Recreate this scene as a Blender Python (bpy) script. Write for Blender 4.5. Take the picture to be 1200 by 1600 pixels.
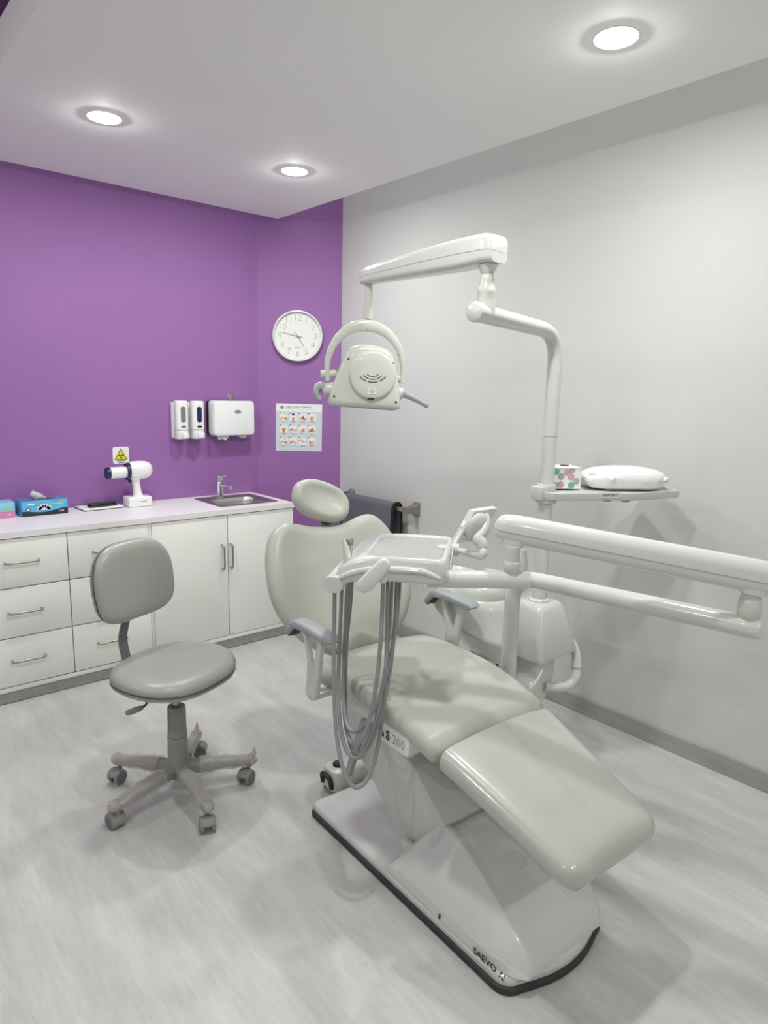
import bpy, bmesh, math, random
from mathutils import Vector as V, Matrix
random.seed(7)
PI = math.pi
for o in list(bpy.data.objects): bpy.data.objects.remove(o, do_unlink=True)
scene = bpy.context.scene
COL = scene.collection

# ------------------------------------------------------------------ camera
FPX = 1051.14                                   # focal length in pixels of the 1200x1600 frame
YAW, PITCH, ROLL = math.radians(40.8055), math.radians(10.1679), math.radians(-1.3218)
CAM = V((0, 0, 1.5))
FW = V((math.cos(PITCH)*math.sin(YAW), math.cos(PITCH)*math.cos(YAW), -math.sin(PITCH)))
_r0 = V((math.cos(YAW), -math.sin(YAW), 0)); _d0 = FW.cross(_r0)
RT = _r0*math.cos(ROLL) + _d0*math.sin(ROLL)
DN = FW.cross(RT)
cd = bpy.data.cameras.new('camera'); cam = bpy.data.objects.new('camera', cd); COL.objects.link(cam)
cd.sensor_fit = 'VERTICAL'; cd.sensor_height = 36.0; cd.lens = FPX/1600*36.0
cd.clip_start = 0.02
cam.matrix_world = Matrix(((RT.x, -DN.x, -FW.x, CAM.x), (RT.y, -DN.y, -FW.y, CAM.y), (RT.z, -DN.z, -FW.z, CAM.z), (0, 0, 0, 1)))
scene.camera = cam
# world: the room is closed, only a faint neutral grey
w = bpy.data.worlds.new('world'); scene.world = w; w.use_nodes = True
w.node_tree.nodes['Background'].inputs[0].default_value = (1, 1, 1, 1)
w.node_tree.nodes['Background'].inputs[1].default_value = 0.05
vs = scene.view_settings
vs.view_transform = 'Standard'; vs.look = 'None'; vs.gamma = 1.0; vs.exposure = 0.0; vs.use_curve_mapping = False
LAMP_W = 10.9                                    # watts of each ceiling downlight

# a pixel of the photograph gives a direction; these meet it with a real plane
def ray(x, y): return RT*((x-600)/FPX) + DN*((y-800)/FPX) + FW
def at(x, y, t): return CAM + ray(x, y)*t
def onx(x, y, X): d = ray(x, y); return CAM + d*((X-CAM.x)/d.x)
def ony(x, y, Y): d = ray(x, y); return CAM + d*((Y-CAM.y)/d.y)
def onz(x, y, Z): d = ray(x, y); return CAM + d*((Z-CAM.z)/d.z)
def onp(x, y, P, n): d = ray(x, y); return CAM + d*((P-CAM).dot(n)/d.dot(n))

def pix(P): d = V(P)-CAM; return 600+FPX*d.dot(RT)/d.dot(FW), 800+FPX*d.dot(DN)/d.dot(FW)
def z_at(P, y):                                  # height of the point above P's foot that shows at image row y
    lo, hi = 0.0, 2.7
    for _ in range(40):
        m = (lo+hi)/2
        if pix((P.x, P.y, m))[1] > y: lo = m
        else: hi = m
    return lo
# ------------------------------------------------------------------ materials
MATS = {}
def mat(name, col, rough=0.5, metal=0.0, spec=0.5, coat=0.0, noise=None, bump=None, emit=None, trans=0.0, alpha=1.0, sss=0):
    m = bpy.data.materials.new(name); m.use_nodes = True
    nt = m.node_tree; b = nt.nodes['Principled BSDF']
    b.inputs['Base Color'].default_value = (*col, 1)
    b.inputs['Roughness'].default_value = rough; b.inputs['Metallic'].default_value = metal
    b.inputs['Specular IOR Level'].default_value = spec; b.inputs['Coat Weight'].default_value = coat
    b.inputs['Coat Roughness'].default_value = 0.08
    b.inputs['Transmission Weight'].default_value = trans; b.inputs['Alpha'].default_value = alpha
    tc = nt.nodes.new('ShaderNodeTexCoord')
    if noise:                                    # (scale vector, amount, detail) : soft colour variation
        mp = nt.nodes.new('ShaderNodeMapping'); mp.inputs['Scale'].default_value = noise[0]
        nz = nt.nodes.new('ShaderNodeTexNoise'); nz.inputs['Scale'].default_value = 1; nz.inputs['Detail'].default_value = noise[2]
        cr = nt.nodes.new('ShaderNodeValToRGB'); a = noise[1]
        cr.color_ramp.elements[0].position = 0.3; cr.color_ramp.elements[1].position = 0.7
        cr.color_ramp.elements[0].color = (*[c*(1-a) for c in col], 1); cr.color_ramp.elements[1].color = (*[min(1, c*(1+a)) for c in col], 1)
        nt.links.new(tc.outputs['Object'], mp.inputs[0]); nt.links.new(mp.outputs[0], nz.inputs['Vector'])
        nt.links.new(nz.outputs['Fac'], cr.inputs[0]); nt.links.new(cr.outputs[0], b.inputs['Base Color'])
    if bump:                                     # (scale, strength, distance, detail)
        nz = nt.nodes.new('ShaderNodeTexNoise'); nz.inputs['Scale'].default_value = bump[0]; nz.inputs['Detail'].default_value = bump[3]
        bp = nt.nodes.new('ShaderNodeBump'); bp.inputs['Strength'].default_value = bump[1]; bp.inputs['Distance'].default_value = bump[2]
        nt.links.new(tc.outputs['Object'], nz.inputs['Vector']); nt.links.new(nz.outputs['Fac'], bp.inputs['Height']); nt.links.new(bp.outputs[0], b.inputs['Normal'])
    if emit:
        b.inputs['Emission Color'].default_value = (*emit[0], 1); b.inputs['Emission Strength'].default_value = emit[1]
    MATS[name] = m
    return m
mat('paint_white', (.61, .618, .602), .75, noise=((.8, .8, .8), .012, 3), bump=(35, .18, .004, 4))
mat('paint_purple', (.30, .132, .375), .62, noise=((1.5, 1.5, 1.5), .03, 4), bump=(30, .22, .004, 4))
mat('paint_ceiling', (.90, .90, .89), .8, noise=((.6, .6, .6), .012, 3), bump=(60, .08, .002, 3))
mat('skirting', (.35, .35, .335), .55, noise=((40, 3, 40), .12, 4))
mat('laminate', (.86, .86, .83), .42, noise=((1, 1, 1), .01, 2))
mat('laminate_top', (.83, .81, .82), .38, noise=((2, 2, 2), .01, 2))
mat('gap_dark', (.02, .02, .02), .8)
mat('steel', (.40, .38, .35), .3, metal=1, noise=((3, 60, 60), .06, 2))
mat('steel_brushed', (.50, .48, .47), .32, metal=1, noise=((4, 90, 4), .08, 3))
mat('chrome', (.8, .8, .82), .08, metal=1)
mat('bracket_metal', (.33, .31, .28), .4, metal=.8)
mat('plastic', (.66, .675, .655), .2, coat=.35)
mat('plastic_ivory', (.62, .63, .575), .3, coat=.2)
mat('plastic_grey', (.36, .38, .40), .45, bump=(200, .1, .001, 2))
mat('plastic_matte', (.62, .635, .615), .38)
mat('vinyl', (.49, .50, .445), .38, bump=(260, .05, .001, 3))
mat('film_vinyl', (.48, .49, .45), .3, coat=.9, noise=((2, 9, 2), .03, 4), bump=(22, .18, .004, 5))
mat('stool_vinyl', (.35, .355, .33), .34, bump=(420, .08, .0006, 2))
mat('stool_edge', (.33, .335, .32), .5)
mat('stool_plastic', (.28, .28, .265), .5)
mat('stool_bar', (.16, .165, .17), .45)
mat('wrap', (.58, .56, .53), .22, alpha=.5, coat=.6, bump=(55, .8, .006, 5))
mat('wrap_knot', (.55, .51, .44), .3, alpha=.7, coat=.5, bump=(80, .8, .006, 5))
mat('hose', (.28, .29, .29), .42)
mat('black', (.012, .012, .013), .45)
mat('rubber', (.03, .031, .034), .6)
mat('navy', (.012, .012, .075), .35)
mat('white_gloss', (.85, .86, .86), .18, coat=.4)
mat('tray_mat', (.42, .41, .40), .55, noise=((60, 60, 60), .04, 2))
mat('apron', (.125, .13, .155), .6, bump=(14, .35, .01, 4))
mat('apron_edge', (.008, .008, .009), .7)
mat('grey_window', (.20, .19, .19), .2)
mat('paper', (.84, .84, .83), .7)
mat('paper_blue', (.60, .67, .71), .7)
mat('ink', (.22, .25, .28), .7)
mat('ink_teal', (.02, .085, .11), .6)
mat('ink_black', (.01, .01, .01), .5)
mat('skin_print', (.55, .22, .10), .7)
mat('skin_print_dark', (.32, .12, .06), .7)
mat('skin_print_light', (.75, .42, .25), .7)
mat('clock_face', (.80, .82, .80), .5)
mat('clock_rim', (.80, .78, .80), .3, coat=.3)
mat('clock_ink', (.42, .40, .37), .5)
mat('rose_gold', (.55, .32, .24), .35, metal=.4)
mat('sign_yellow', (.78, .66, .02), .5)
mat('box_blue', (.10, .42, .72), .35, noise=((20, 20, 20), .15, 2))
mat('box_lightblue', (.25, .58, .80), .35)
mat('box_pink', (.62, .22, .45), .4)
mat('box_black', (.015, .018, .03), .35)
mat('box_top', (.12, .22, .45), .35)
mat('box_print', (.82, .84, .84), .4)
mat('box_green', (.45, .60, .12), .4)
mat('hex_teal', (.17, .42, .40), .5)
mat('hex_grey', (.42, .41, .41), .5)
mat('hex_pink', (.62, .36, .40), .5)
mat('tissue', (.60, .58, .60), .6)
mat('bag', (.84, .85, .85), .32, coat=.3, bump=(18, .5, .012, 5))
mat('logo_blue', (.03, .02, .20), .5)
mat('logo_gold', (.55, .38, .10), .5)
mat('lamp_emit', (1, 1, 1), .5, emit=((1, .985, .96), 9.0))
mat('fill_strip_emit', (1, 1, 1), .5, emit=((.985, 1, .96), 6.0))  # glow of the added fill strips
mat('lamp_trim', (.82, .82, .82), .4)
mat('clear', (.9, .92, .92), .15, alpha=.25)
# vinyl floor : long soft streaks along y, fine flecks
def floor_mat():
    m = bpy.data.materials.new('floor_vinyl'); m.use_nodes = True; nt = m.node_tree; b = nt.nodes['Principled BSDF']
    tc = nt.nodes.new('ShaderNodeTexCoord')
    def nz(sc, det, rot=0):
        mp = nt.nodes.new('ShaderNodeMapping'); mp.inputs['Scale'].default_value = sc; mp.inputs['Rotation'].default_value = (0, 0, rot)
        n = nt.nodes.new('ShaderNodeTexNoise'); n.inputs['Scale'].default_value = 1; n.inputs['Detail'].default_value = det; n.inputs['Roughness'].default_value = .6
        nt.links.new(tc.outputs['Object'], mp.inputs[0]); nt.links.new(mp.outputs[0], n.inputs['Vector']); return n
    def ramp(n, a, ca, bb, cb):
        r = nt.nodes.new('ShaderNodeValToRGB'); r.color_ramp.elements[0].position = a; r.color_ramp.elements[1].position = bb
        r.color_ramp.elements[0].color = (*ca, 1); r.color_ramp.elements[1].color = (*cb, 1); nt.links.new(n.outputs['Fac'], r.inputs[0]); return r
    def mul(a, c):
        x = nt.nodes.new('ShaderNodeMix'); x.data_type = 'RGBA'; x.blend_type = 'MULTIPLY'; x.inputs[0].default_value = 1
        nt.links.new(a.outputs['Color'] if a.type != 'MIX' else a.outputs[2], x.inputs[6]); nt.links.new(c.outputs['Color'], x.inputs[7]); return x
    A = ramp(nz((9, 1.6, 1), 6), .30, (.50, .503, .485), .70, (.63, .633, .612))
    B = ramp(nz((70, 9, 1), 5), .30, (.90, .90, .89), .62, (1, 1, 1))
    D = ramp(nz((160, 34, 1), 3), .27, (.62, .61, .58), .335, (1, 1, 1))
    x = mul(mul(A, B), D); nt.links.new(x.outputs[2], b.inputs['Base Color'])
    b.inputs['Roughness'].default_value = .42; b.inputs['Specular IOR Level'].default_value = .45
    bn = nt.nodes.new('ShaderNodeBump'); bn.inputs['Strength'].default_value = .06; bn.inputs['Distance'].default_value = .003
    n2 = nz((40, 40, 40), 3); nt.links.new(n2.outputs['Fac'], bn.inputs['Height']); nt.links.new(bn.outputs[0], b.inputs['Normal'])
    MATS['floor_vinyl'] = m
floor_mat()

# ------------------------------------------------------------------ mesh helpers
def orth(d):
    d = d.normalized(); a = V((0, 0, 1)) if abs(d.z) < .9 else V((1, 0, 0))
    u = a.cross(d).normalized(); return u, d.cross(u)
class MB:
    def __init__(s): s.bm = bmesh.new()
    def loft(s, rings, cap0=True, cap1=True, closed=True):
        vr = [[s.bm.verts.new(p) for p in r] for r in rings]
        n = len(vr[0])
        for a, b in zip(vr, vr[1:]):
            for i in range(n if closed else n-1):
                j = (i+1) % n
                try: s.bm.faces.new((a[i], a[j], b[j], b[i]))
                except ValueError: pass
        if cap0: s.bm.faces.new(vr[0][::-1])
        if cap1: s.bm.faces.new(vr[-1])
        return s
    def box(s, a, b, bev=0, M=None, seg=2):
        a, b = V(a), V(b)
        r = bmesh.ops.create_cube(s.bm, size=1); vv = r['verts']
        for v in vv: v.co = V(((a.x+b.x)/2+v.co.x*(b.x-a.x), (a.y+b.y)/2+v.co.y*(b.y-a.y), (a.z+b.z)/2+v.co.z*(b.z-a.z)))
        if bev:
            es = list({e for v in vv for e in v.link_edges})
            r2 = bmesh.ops.bevel(s.bm, geom=es, offset=bev, segments=seg, affect='EDGES', profile=.5); vv = list({v for v in r2['verts']} | {v for v in vv if v.is_valid})
        if M is not None:
            for v in vv: v.co = M @ v.co
        return s
    def cyl(s, p0, p1, r0, r1=None, n=24, bev=0):
        p0, p1 = V(p0), V(p1); r1 = r0 if r1 is None else r1
        u, v = orth(p1-p0); d = (p1-p0).normalized()
        def ring(p, r): return [p+u*(r*math.cos(2*PI*i/n))+v*(r*math.sin(2*PI*i/n)) for i in range(n)]
        R = []
        if bev: R += [ring(p0, r0-bev), ring(p0+d*bev*.3, r0-bev*.3), ring(p0+d*bev, r0)]
        else: R += [ring(p0, r0)]
        if bev: R += [ring(p1-d*bev, r1), ring(p1-d*bev*.3, r1-bev*.3), ring(p1, r1-bev)]
        else: R += [ring(p1, r1)]
        return s.loft(R)
    def tube(s, pts, r, n=12, caps=True, sx=1.0):
        pts = [V(p) for p in pts]; m = len(pts); rr = r if isinstance(r, (list, tuple)) else [r]*m
        t0 = (pts[1]-pts[0]).normalized(); u, v = orth(t0); R = []
        for i, p in enumerate(pts):
            t = (pts[min(i+1, m-1)]-pts[max(i-1, 0)]).normalized()
            u = (u-t*u.dot(t)).normalized(); v = t.cross(u)
            R.append([p+u*(rr[i]*sx*math.cos(2*PI*k/n))+v*(rr[i]*math.sin(2*PI*k/n)) for k in range(n)])
        return s.loft(R, caps, caps)
    def lathe(s, prof, o, ax=(0, 0, 1), n=32, caps=True):      # prof: (radius, height)
        o, ax = V(o), V(ax).normalized(); u, v = orth(ax)
        R = [[o+ax*h+u*(max(r, 1e-4)*math.cos(2*PI*k/n))+v*(max(r, 1e-4)*math.sin(2*PI*k/n)) for k in range(n)] for r, h in prof]
        return s.loft(R, caps, caps)
    def ball(s, c, r, sc=(1, 1, 1), n=16):
        rr = bmesh.ops.create_uvsphere(s.bm, u_segments=n*2, v_segments=n, radius=1)
        for v in rr['verts']: v.co = V(c)+V((v.co.x*r*sc[0], v.co.y*r*sc[1], v.co.z*r*sc[2]))
        return s
    def prism(s, poly, o, u, v, d, bev=0):                     # 2-D polygon (a,b) -> o+u*a+v*b, swept by vector d
        o, u, v, d = V(o), V(u), V(v), V(d)
        R = [[o+u*a+v*b for a, b in poly], [o+u*a+v*b+d for a, b in poly]]
        if bev:
            dn = d.normalized(); c = (sum(a for a, b in poly)/len(poly), sum(b for a, b in poly)/len(poly))
            ins = inset(poly, bev)
            R = [[o+u*a+v*b for a, b in ins], [o+dn*bev*.3+u*a+v*b for a, b in inset(poly, bev*.3)], [o+dn*bev+u*a+v*b for a, b in poly],
                 [o+d-dn*bev+u*a+v*b for a, b in poly], [o+d-dn*bev*.3+u*a+v*b for a, b in inset(poly, bev*.3)], [o+d+u*a+v*b for a, b in ins]]
        return s.loft(R)
    def add(s, me, M):
        n0 = len(s.bm.verts); s.bm.from_mesh(me); s.bm.verts.ensure_lookup_table()
        for v in s.bm.verts[n0:]: v.co = M @ v.co
        return s
    def jit(s, a):
        for v in s.bm.verts: v.co += V((random.uniform(-a, a), random.uniform(-a, a), random.uniform(-a, a)))
        return s
def inset(poly, d):
    n = len(poly); out = []
    area = sum(poly[i][0]*poly[(i+1) % n][1]-poly[(i+1) % n][0]*poly[i][1] for i in range(n))
    sg = 1 if area > 0 else -1
    for i in range(n):
        a, b, c = V(poly[i-1]), V(poly[i]), V(poly[(i+1) % n])
        e1, e2 = (b-a), (c-b)
        if e1.length < 1e-9 or e2.length < 1e-9: out.append(tuple(b)); continue
        n1 = V((-e1.y, e1.x)).normalized()*sg; n2 = V((-e2.y, e2.x)).normalized()*sg
        m = (n1+n2)
        m = m.normalized() if m.length > 1e-6 else n1
        k = max(.4, m.dot(n1)); out.append((b.x+m.x*d/k, b.y+m.y*d/k))
    return out
def rrect(w, h, r, n=6, cx=0, cy=0):
    P = []
    for qx, qy, a0 in ((1, 1, 0), (-1, 1, 90), (-1, -1, 180), (1, -1, 270)):
        for i in range(n+1):
            a = math.radians(a0+90*i/n); P.append((cx+qx*(w/2-r)+r*math.cos(a), cy+qy*(h/2-r)+r*math.sin(a)))
    return P
def circ(r, n=32, cx=0, cy=0, sx=1): return [(cx+r*sx*math.cos(2*PI*i/n), cy+r*math.sin(2*PI*i/n)) for i in range(n)]
def spline(P, k=8, closed=False):
    P = [V(p) for p in P]; n = len(P); out = []
    for i in range(n if closed else n-1):
        if closed: a, b, c, d = P[i-1], P[i], P[(i+1) % n], P[(i+2) % n]
        else: a, b, c, d = P[max(i-1, 0)], P[i], P[i+1], P[min(i+2, n-1)]
        for j in range(k):
            t = j/k
            out.append(.5*((2*b)+(c-a)*t+(2*a-5*b+4*c-d)*t*t+(3*b-a-3*c+d)*t**3))
    if not closed: out.append(P[-1])
    return out
def lerp(a, b, t): return a+(b-a)*t
def interp(tab, x):
    for (x0, y0), (x1, y1) in zip(tab, tab[1:]):
        if x <= x1:
            t = max(0, (x-x0)/(x1-x0)); return y0+(y1-y0)*t
    return tab[-1][1]

ROOTM = {}
def rootm(o):
    while o.parent is not None: o = o.parent
    return ROOTM.get(o.name, Matrix.Identity(4))
def thing(name, label, cat, loc=(0, 0, 0), rotz=0, group=None):
    o = bpy.data.objects.new(name, None); COL.objects.link(o); o.empty_display_size = .05
    M = Matrix.Translation(V(loc)) @ Matrix.Rotation(rotz, 4, 'Z'); o.location = loc; o.rotation_euler = (0, 0, rotz)
    ROOTM[o.name] = M
    o['label'] = label; o['category'] = cat
    if group: o['group'] = group
    return o
def build(name, mb, m, parent=None, smooth=40, local=False, label=None, mesh_origin=None):
    """one mesh object; the vertices are given in world space unless local (root space)"""
    bmesh.ops.remove_doubles(mb.bm, verts=mb.bm.verts, dist=1e-6)
    bmesh.ops.recalc_face_normals(mb.bm, faces=mb.bm.faces)
    me = bpy.data.meshes.new(name); mb.bm.to_mesh(me); mb.bm.free()
    o = bpy.data.objects.new(name, me); COL.objects.link(o)
    me.materials.append(MATS[m] if isinstance(m, str) else m)
    if parent is not None:
        o.parent = parent
        if not local: me.transform(rootm(parent).inverted())
    elif mesh_origin is not None:
        me.transform(Matrix.Translation(-V(mesh_origin))); o.location = mesh_origin
    if smooth:
        for p in me.polygons: p.use_smooth = True
        me.set_sharp_from_angle(angle=math.radians(smooth))
    if label: o['label'] = label
    return o
def solo(name, mb, m, label, cat, origin, smooth=40, group=None):
    o = build(name, mb, m, None, smooth, mesh_origin=origin); o['label'] = label; o['category'] = cat
    if group: o['group'] = group
    return o
def struct(name, mb, m, parent=None, smooth=0):
    o = build(name, mb, m, parent, smooth)
    if parent is None: o['kind'] = 'structure'
    return o
def text_mesh(body, size, align='CENTER', offset=0.0, extrude=0.0003):
    c = bpy.data.curves.new('lettering', 'FONT'); c.body = body; c.size = size; c.align_x = align; c.align_y = 'CENTER'
    c.extrude = extrude; c.offset = offset; c.resolution_u = 2
    t = bpy.data.objects.new('lettering', c); COL.objects.link(t)
    dg = bpy.context.evaluated_depsgraph_get()
    me = bpy.data.meshes.new_from_object(t.evaluated_get(dg))
    bpy.data.objects.remove(t, do_unlink=True); bpy.data.curves.remove(c)
    return me
def frame(o, u, v):
    o, u, v = V(o), V(u).normalized(), V(v); v = (v-u*v.dot(u)).normalized(); n = u.cross(v)
    return Matrix(((u.x, v.x, n.x, o.x), (u.y, v.y, n.y, o.y), (u.z, v.z, n.z, o.z), (0, 0, 0, 1)))
def letters(name, parts, m, parent, smooth=0):
    """parts: list of (text, size, origin, right, up[, align])"""
    mb = MB()
    for p in parts:
        me = text_mesh(p[0], p[1], p[5] if len(p) > 5 else 'CENTER', p[6] if len(p) > 6 else 0)
        mb.add(me, frame(p[2], p[3], p[4])); bpy.data.meshes.remove(me)
    return build(name, mb, m, parent, smooth)

# ------------------------------------------------------------------ the room
XW, YB, ZC, ZU = 2.709, 3.90, 2.53, 2.75         # right wall, back wall, dropped ceiling, upper ceiling
CA = V((2.265, YB, 0)); CB = V((XW, 3.60, 0))    # the slanted wall between them
CU = (CB-CA).normalized(); CN = V((0, 0, 1)).cross(CU)*-1   # along it; normal into the room
if CN.y > 0: CN = -CN
X0, Y0 = -2.6, -2.9
struct('floor', MB().box((X0, Y0, -.08), (XW+.3, YB+.3, 0)), 'floor_vinyl')
struct('wall_back', MB().box((X0, YB, 0), (CA.x, YB+.12, ZU)), 'paint_purple')
struct('wall_corner', MB().prism([(CA.x, CA.y), (CB.x, CB.y), (CB.x, YB+.12), (CA.x, YB+.12)], (0, 0, 0), (1, 0, 0), (0, 1, 0), (0, 0, ZU)), 'paint_purple')
struct('wall_right', MB().box((XW, Y0, 0), (XW+.12, CB.y, ZU)), 'paint_white')
struct('wall_left', MB().box((X0-.12, Y0, 0), (X0, YB, ZU)), 'paint_white')
struct('wall_front', MB().box((X0, Y0-.12, 0), (XW, Y0, ZU)), 'paint_white')
struct('ceiling_upper', MB().box((X0-.12, Y0-.12, ZU), (.52, YB+.12, ZU+.1)), 'paint_ceiling')
struct('ceiling_recess', MB().box((.52, Y0-.12, ZU), (1.0, YB+.12, ZU+.1)), 'paint_purple')
struct('ceiling_cove', MB().box((1.0, Y0-.12, ZU), (XW+.12, YB+.12, ZU+.1)), 'paint_ceiling')
struct('ceiling', MB().box((.607, Y0+.2, ZC), (2.346, 3.783, ZC+.12)).box((.85, Y0+.45, ZC+.12), (2.10, 3.54, ZU)), 'paint_ceiling')
struct('baseboard_right', MB().box((XW-.012, Y0, 0), (XW, CB.y-.01, .08), .003), 'skirting')
_q = CA+CU*.02; _p = CB-CU*.012
struct('baseboard_corner', MB().prism([(_q.x, _q.y), (_p.x, _p.y), (_p.x+CN.x*.012, _p.y+CN.y*.012), (_q.x+CN.x*.012, _q.y+CN.y*.012)], (0, 0, 0), (1, 0, 0), (0, 1, 0), (0, 0, .08)), 'skirting')

# ------------------------------------------------------------------ ceiling downlights
def downlight(x, y, z, label):
    t = thing('ceiling_downlight', label, 'downlight', (x, y, z), group='recessed ceiling downlights')
    build('trim_ring', MB().lathe([(.0615, -.001), (.067, -.0004), (.0680, -.0015), (.0665, -.0030), (.0630, -.0035), (.0615, -.001)], (x, y, z), caps=False), 'lamp_trim', t)
    build('diffuser', MB().lathe([(.0622, -.0015), (.0622, -.0045), (.058, -.0065), (.03, -.0075), (.0, -.0078)], (x, y, z), caps=False), 'lamp_emit', t)
    ld = bpy.data.lights.new('downlight_lamp', 'AREA'); ld.shape = 'DISK'; ld.size = .105; ld.energy = LAMP_W; ld.color = (.985, 1, .955)
    lo = bpy.data.objects.new('downlight_lamp', ld); COL.objects.link(lo); lo.parent = t; lo.location = (0, 0, -.012)
    pd_ = bpy.data.lights.new('downlight_glow', 'POINT'); pd_.energy = LAMP_W*.22; pd_.shadow_soft_size = .004; pd_.color = ld.color
    po = bpy.data.objects.new('downlight_glow', pd_); COL.objects.link(po); po.parent = t; po.location = (0, 0, -.0125)
    return t
downlight(1.012, 2.899, ZC, 'round recessed downlight above the drawers, leftmost of the three lit ceiling lamps')
downlight(1.908, 2.924, ZC, 'round recessed downlight nearest the corner of the ceiling, smallest of the three')
downlight(1.908, 1.225, ZC, 'large round recessed downlight at the top right of the ceiling')
downlight(1.012, 1.225, ZC, 'round recessed downlight over the foot of the dental chair, above the view')
downlight(1.012, -1.6, ZC, 'round fill downlight added in the ceiling behind the viewer, near the edge')  # unseen lamp added to lift the chair base, floor and low wall
downlight(1.908, -1.6, ZC, 'round fill downlight added in the ceiling behind the viewer, near the white wall')  # its pair, likewise an unseen lamp added as fill
for yy, wh in ((2.9, 'nearest the purple wall'), (1.2, 'in the middle of its row'), (-.45, 'farthest from the purple wall')):
    downlight(-1.1, yy, ZU, 'round recessed downlight in the raised ceiling to the left, '+wh)

# unseen fill strips added on the dropped ceiling's edges to brighten the wall tops
t = thing('added_fill_strip', 'slim white fill light strip added out of view on the edge of the dropped ceiling along the white wall', 'light strip', (2.346, 1.0, ZC+.05))
build('channel', MB().box((2.3462, -2.2, ZC+.044), (2.3510, 3.70, ZC+.076), .001), 'lamp_trim', t)
build('diffuser', MB().box((2.3510, -2.2, ZC+.050), (2.3550, 3.70, ZC+.070), .001), 'fill_strip_emit', t)
t = thing('added_fill_strip', 'thin fill light strip added out of view on the edge of the dropped ceiling along the purple wall', 'light strip', (1.4, 3.783, ZC+.05))  # second added strip, lifts the dark band atop the purple wall
build('channel', MB().box((.65, 3.7832, ZC+.044), (2.32, 3.7870, ZC+.060), .001), 'lamp_trim', t)
build('diffuser', MB().box((.65, 3.7870, ZC+.049), (2.32, 3.7890, ZC+.054)), 'fill_strip_emit', t)
# ------------------------------------------------------------------ cabinets
YF = 3.39; ZT, ZS = .827, .798
def handle(parent, a, b, out=(0, -1, 0)):
    a, b, out = V(a), V(b), V(out); d = (b-a).normalized(); s = .028
    P = [a, a+out*(s-.010), a+out*(s-.003)+d*.003, a+out*s+d*.010, b+out*s-d*.010, b+out*(s-.003)-d*.003, b+out*(s-.010), b]
    build('handle', MB().tube(P, .0055, 10), 'steel', parent, label='brushed metal bar handle')
t = thing('drawer_cabinet', 'white laminate cabinet with two columns of three drawers under the worktop', 'cabinet', (.91, 3.65, 0))
build('body', MB().box((.500, YF+.020, .062), (.516, YB-.004, ZS), .001).box((1.302, YF+.020, .062), (1.3170, YB-.004, ZS), .001).box((.516, YB-.012, .062), (1.302, YB-.004, ZS)).box((.516, YF+.022, .062), (1.302, YB-.012, .080)), 'laminate', t)
build('face_frame', MB().box((.500, YF+.002, .060), (1.317, YF+.019, .083), .001).box((1.3105, YF+.002, .083), (1.317, YF+.019, ZS-.001), .001).box((.500, YF+.002, .083), (.511, YF+.019, ZS-.001), .001), 'laminate', t)
build('plinth', MB().box((.505, YF+.012, .004), (1.317, YF+.028, .060)).box((.505, YF+.05, 0), (1.317, YF+.07, .05)), 'skirting', t)
for c, (xa, xb) in enumerate(((.5135, .9108), (.9152, 1.3080))):
    for r, (za, zb) in enumerate(((.0865, .3205), (.3255, .5595), (.5645, .7935))):
        dr = build('drawer', MB().box((xa, YF, za), (xb, YF+.018, zb), .0012), 'laminate', t)
        xm = .710 if c == 0 else 1.100
        zh = (.211, .446, .685)[r]
        handle(dr, (xm-.071, YF, zh), (xm+.071, YF, zh))
t = thing('sink_cabinet', 'white laminate cabinet with two tall doors below the sink', 'cabinet', (1.76, 3.65, 0))
build('body', MB().box((1.3180, YF+.002, .062), (1.3260, YB-.004, ZS), .001).box((2.187, YF+.002, .062), (2.201, YB-.004, ZS), .001).box((1.326, YB-.012, .062), (2.187, YB-.004, ZS)).box((1.326, YF+.022, .062), (2.187, YB-.012, .080)), 'laminate', t)
build('face_frame', MB().box((1.326, YF+.002, .060), (2.187, YF+.019, .083), .001), 'laminate', t)
build('plinth', MB().box((1.318, YF+.012, .004), (2.196, YF+.028, .060)).box((1.318, YF+.05, 0), (2.19, YF+.07, .05)), 'skirting', t)
for xa, xb, xh in ((1.3285, 1.7618, 1.727), (1.7662, 2.1850, 1.778)):
    d = build('door', MB().box((xa, YF, .0865), (xb, YF+.018, .7935), .0012), 'laminate', t)
    handle(d, (xh, YF, .489), (xh, YF, .628))
# worktop with an opening for the basin
HX0, HX1, HY0, HY1 = 1.795, 2.118, 3.497, 3.742
mb = MB()
xs = [.500, HX0, HX1, 2.205]; ys = [YF-.006, HY0, HY1, YB-.001]
bm_ = mb.bm
grid = {}
for i, x in enumerate(xs):
    for j, y in enumerate(ys):
        for k, z in enumerate((ZS+.0005, ZT)): grid[i, j, k] = bm_.verts.new((x, y, z))
for i in range(3):
    for j in range(3):
        if (i, j) == (1, 1): continue
        for k in (0, 1): bm_.faces.new((grid[i, j, k], grid[i+1, j, k], grid[i+1, j+1, k], grid[i, j+1, k]))
def wall_(a, b): bm_.faces.new((grid[(*a, 0)], grid[(*b, 0)], grid[(*b, 1)], grid[(*a, 1)]))
for i in range(3): wall_((i, 0), (i+1, 0)); wall_((i, 3), (i+1, 3)); wall_((0, i), (0, i+1)); wall_((3, i), (3, i+1))
for a, b in (((1, 1), (2, 1)), ((2, 1), (2, 2)), ((2, 2), (1, 2)), ((1, 2), (1, 1))): wall_(a, b)
solo('worktop', mb, 'laminate_top', 'long white worktop running over the drawers and doors along the purple wall', 'worktop', (1.35, 3.6, ZT), smooth=0)

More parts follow.
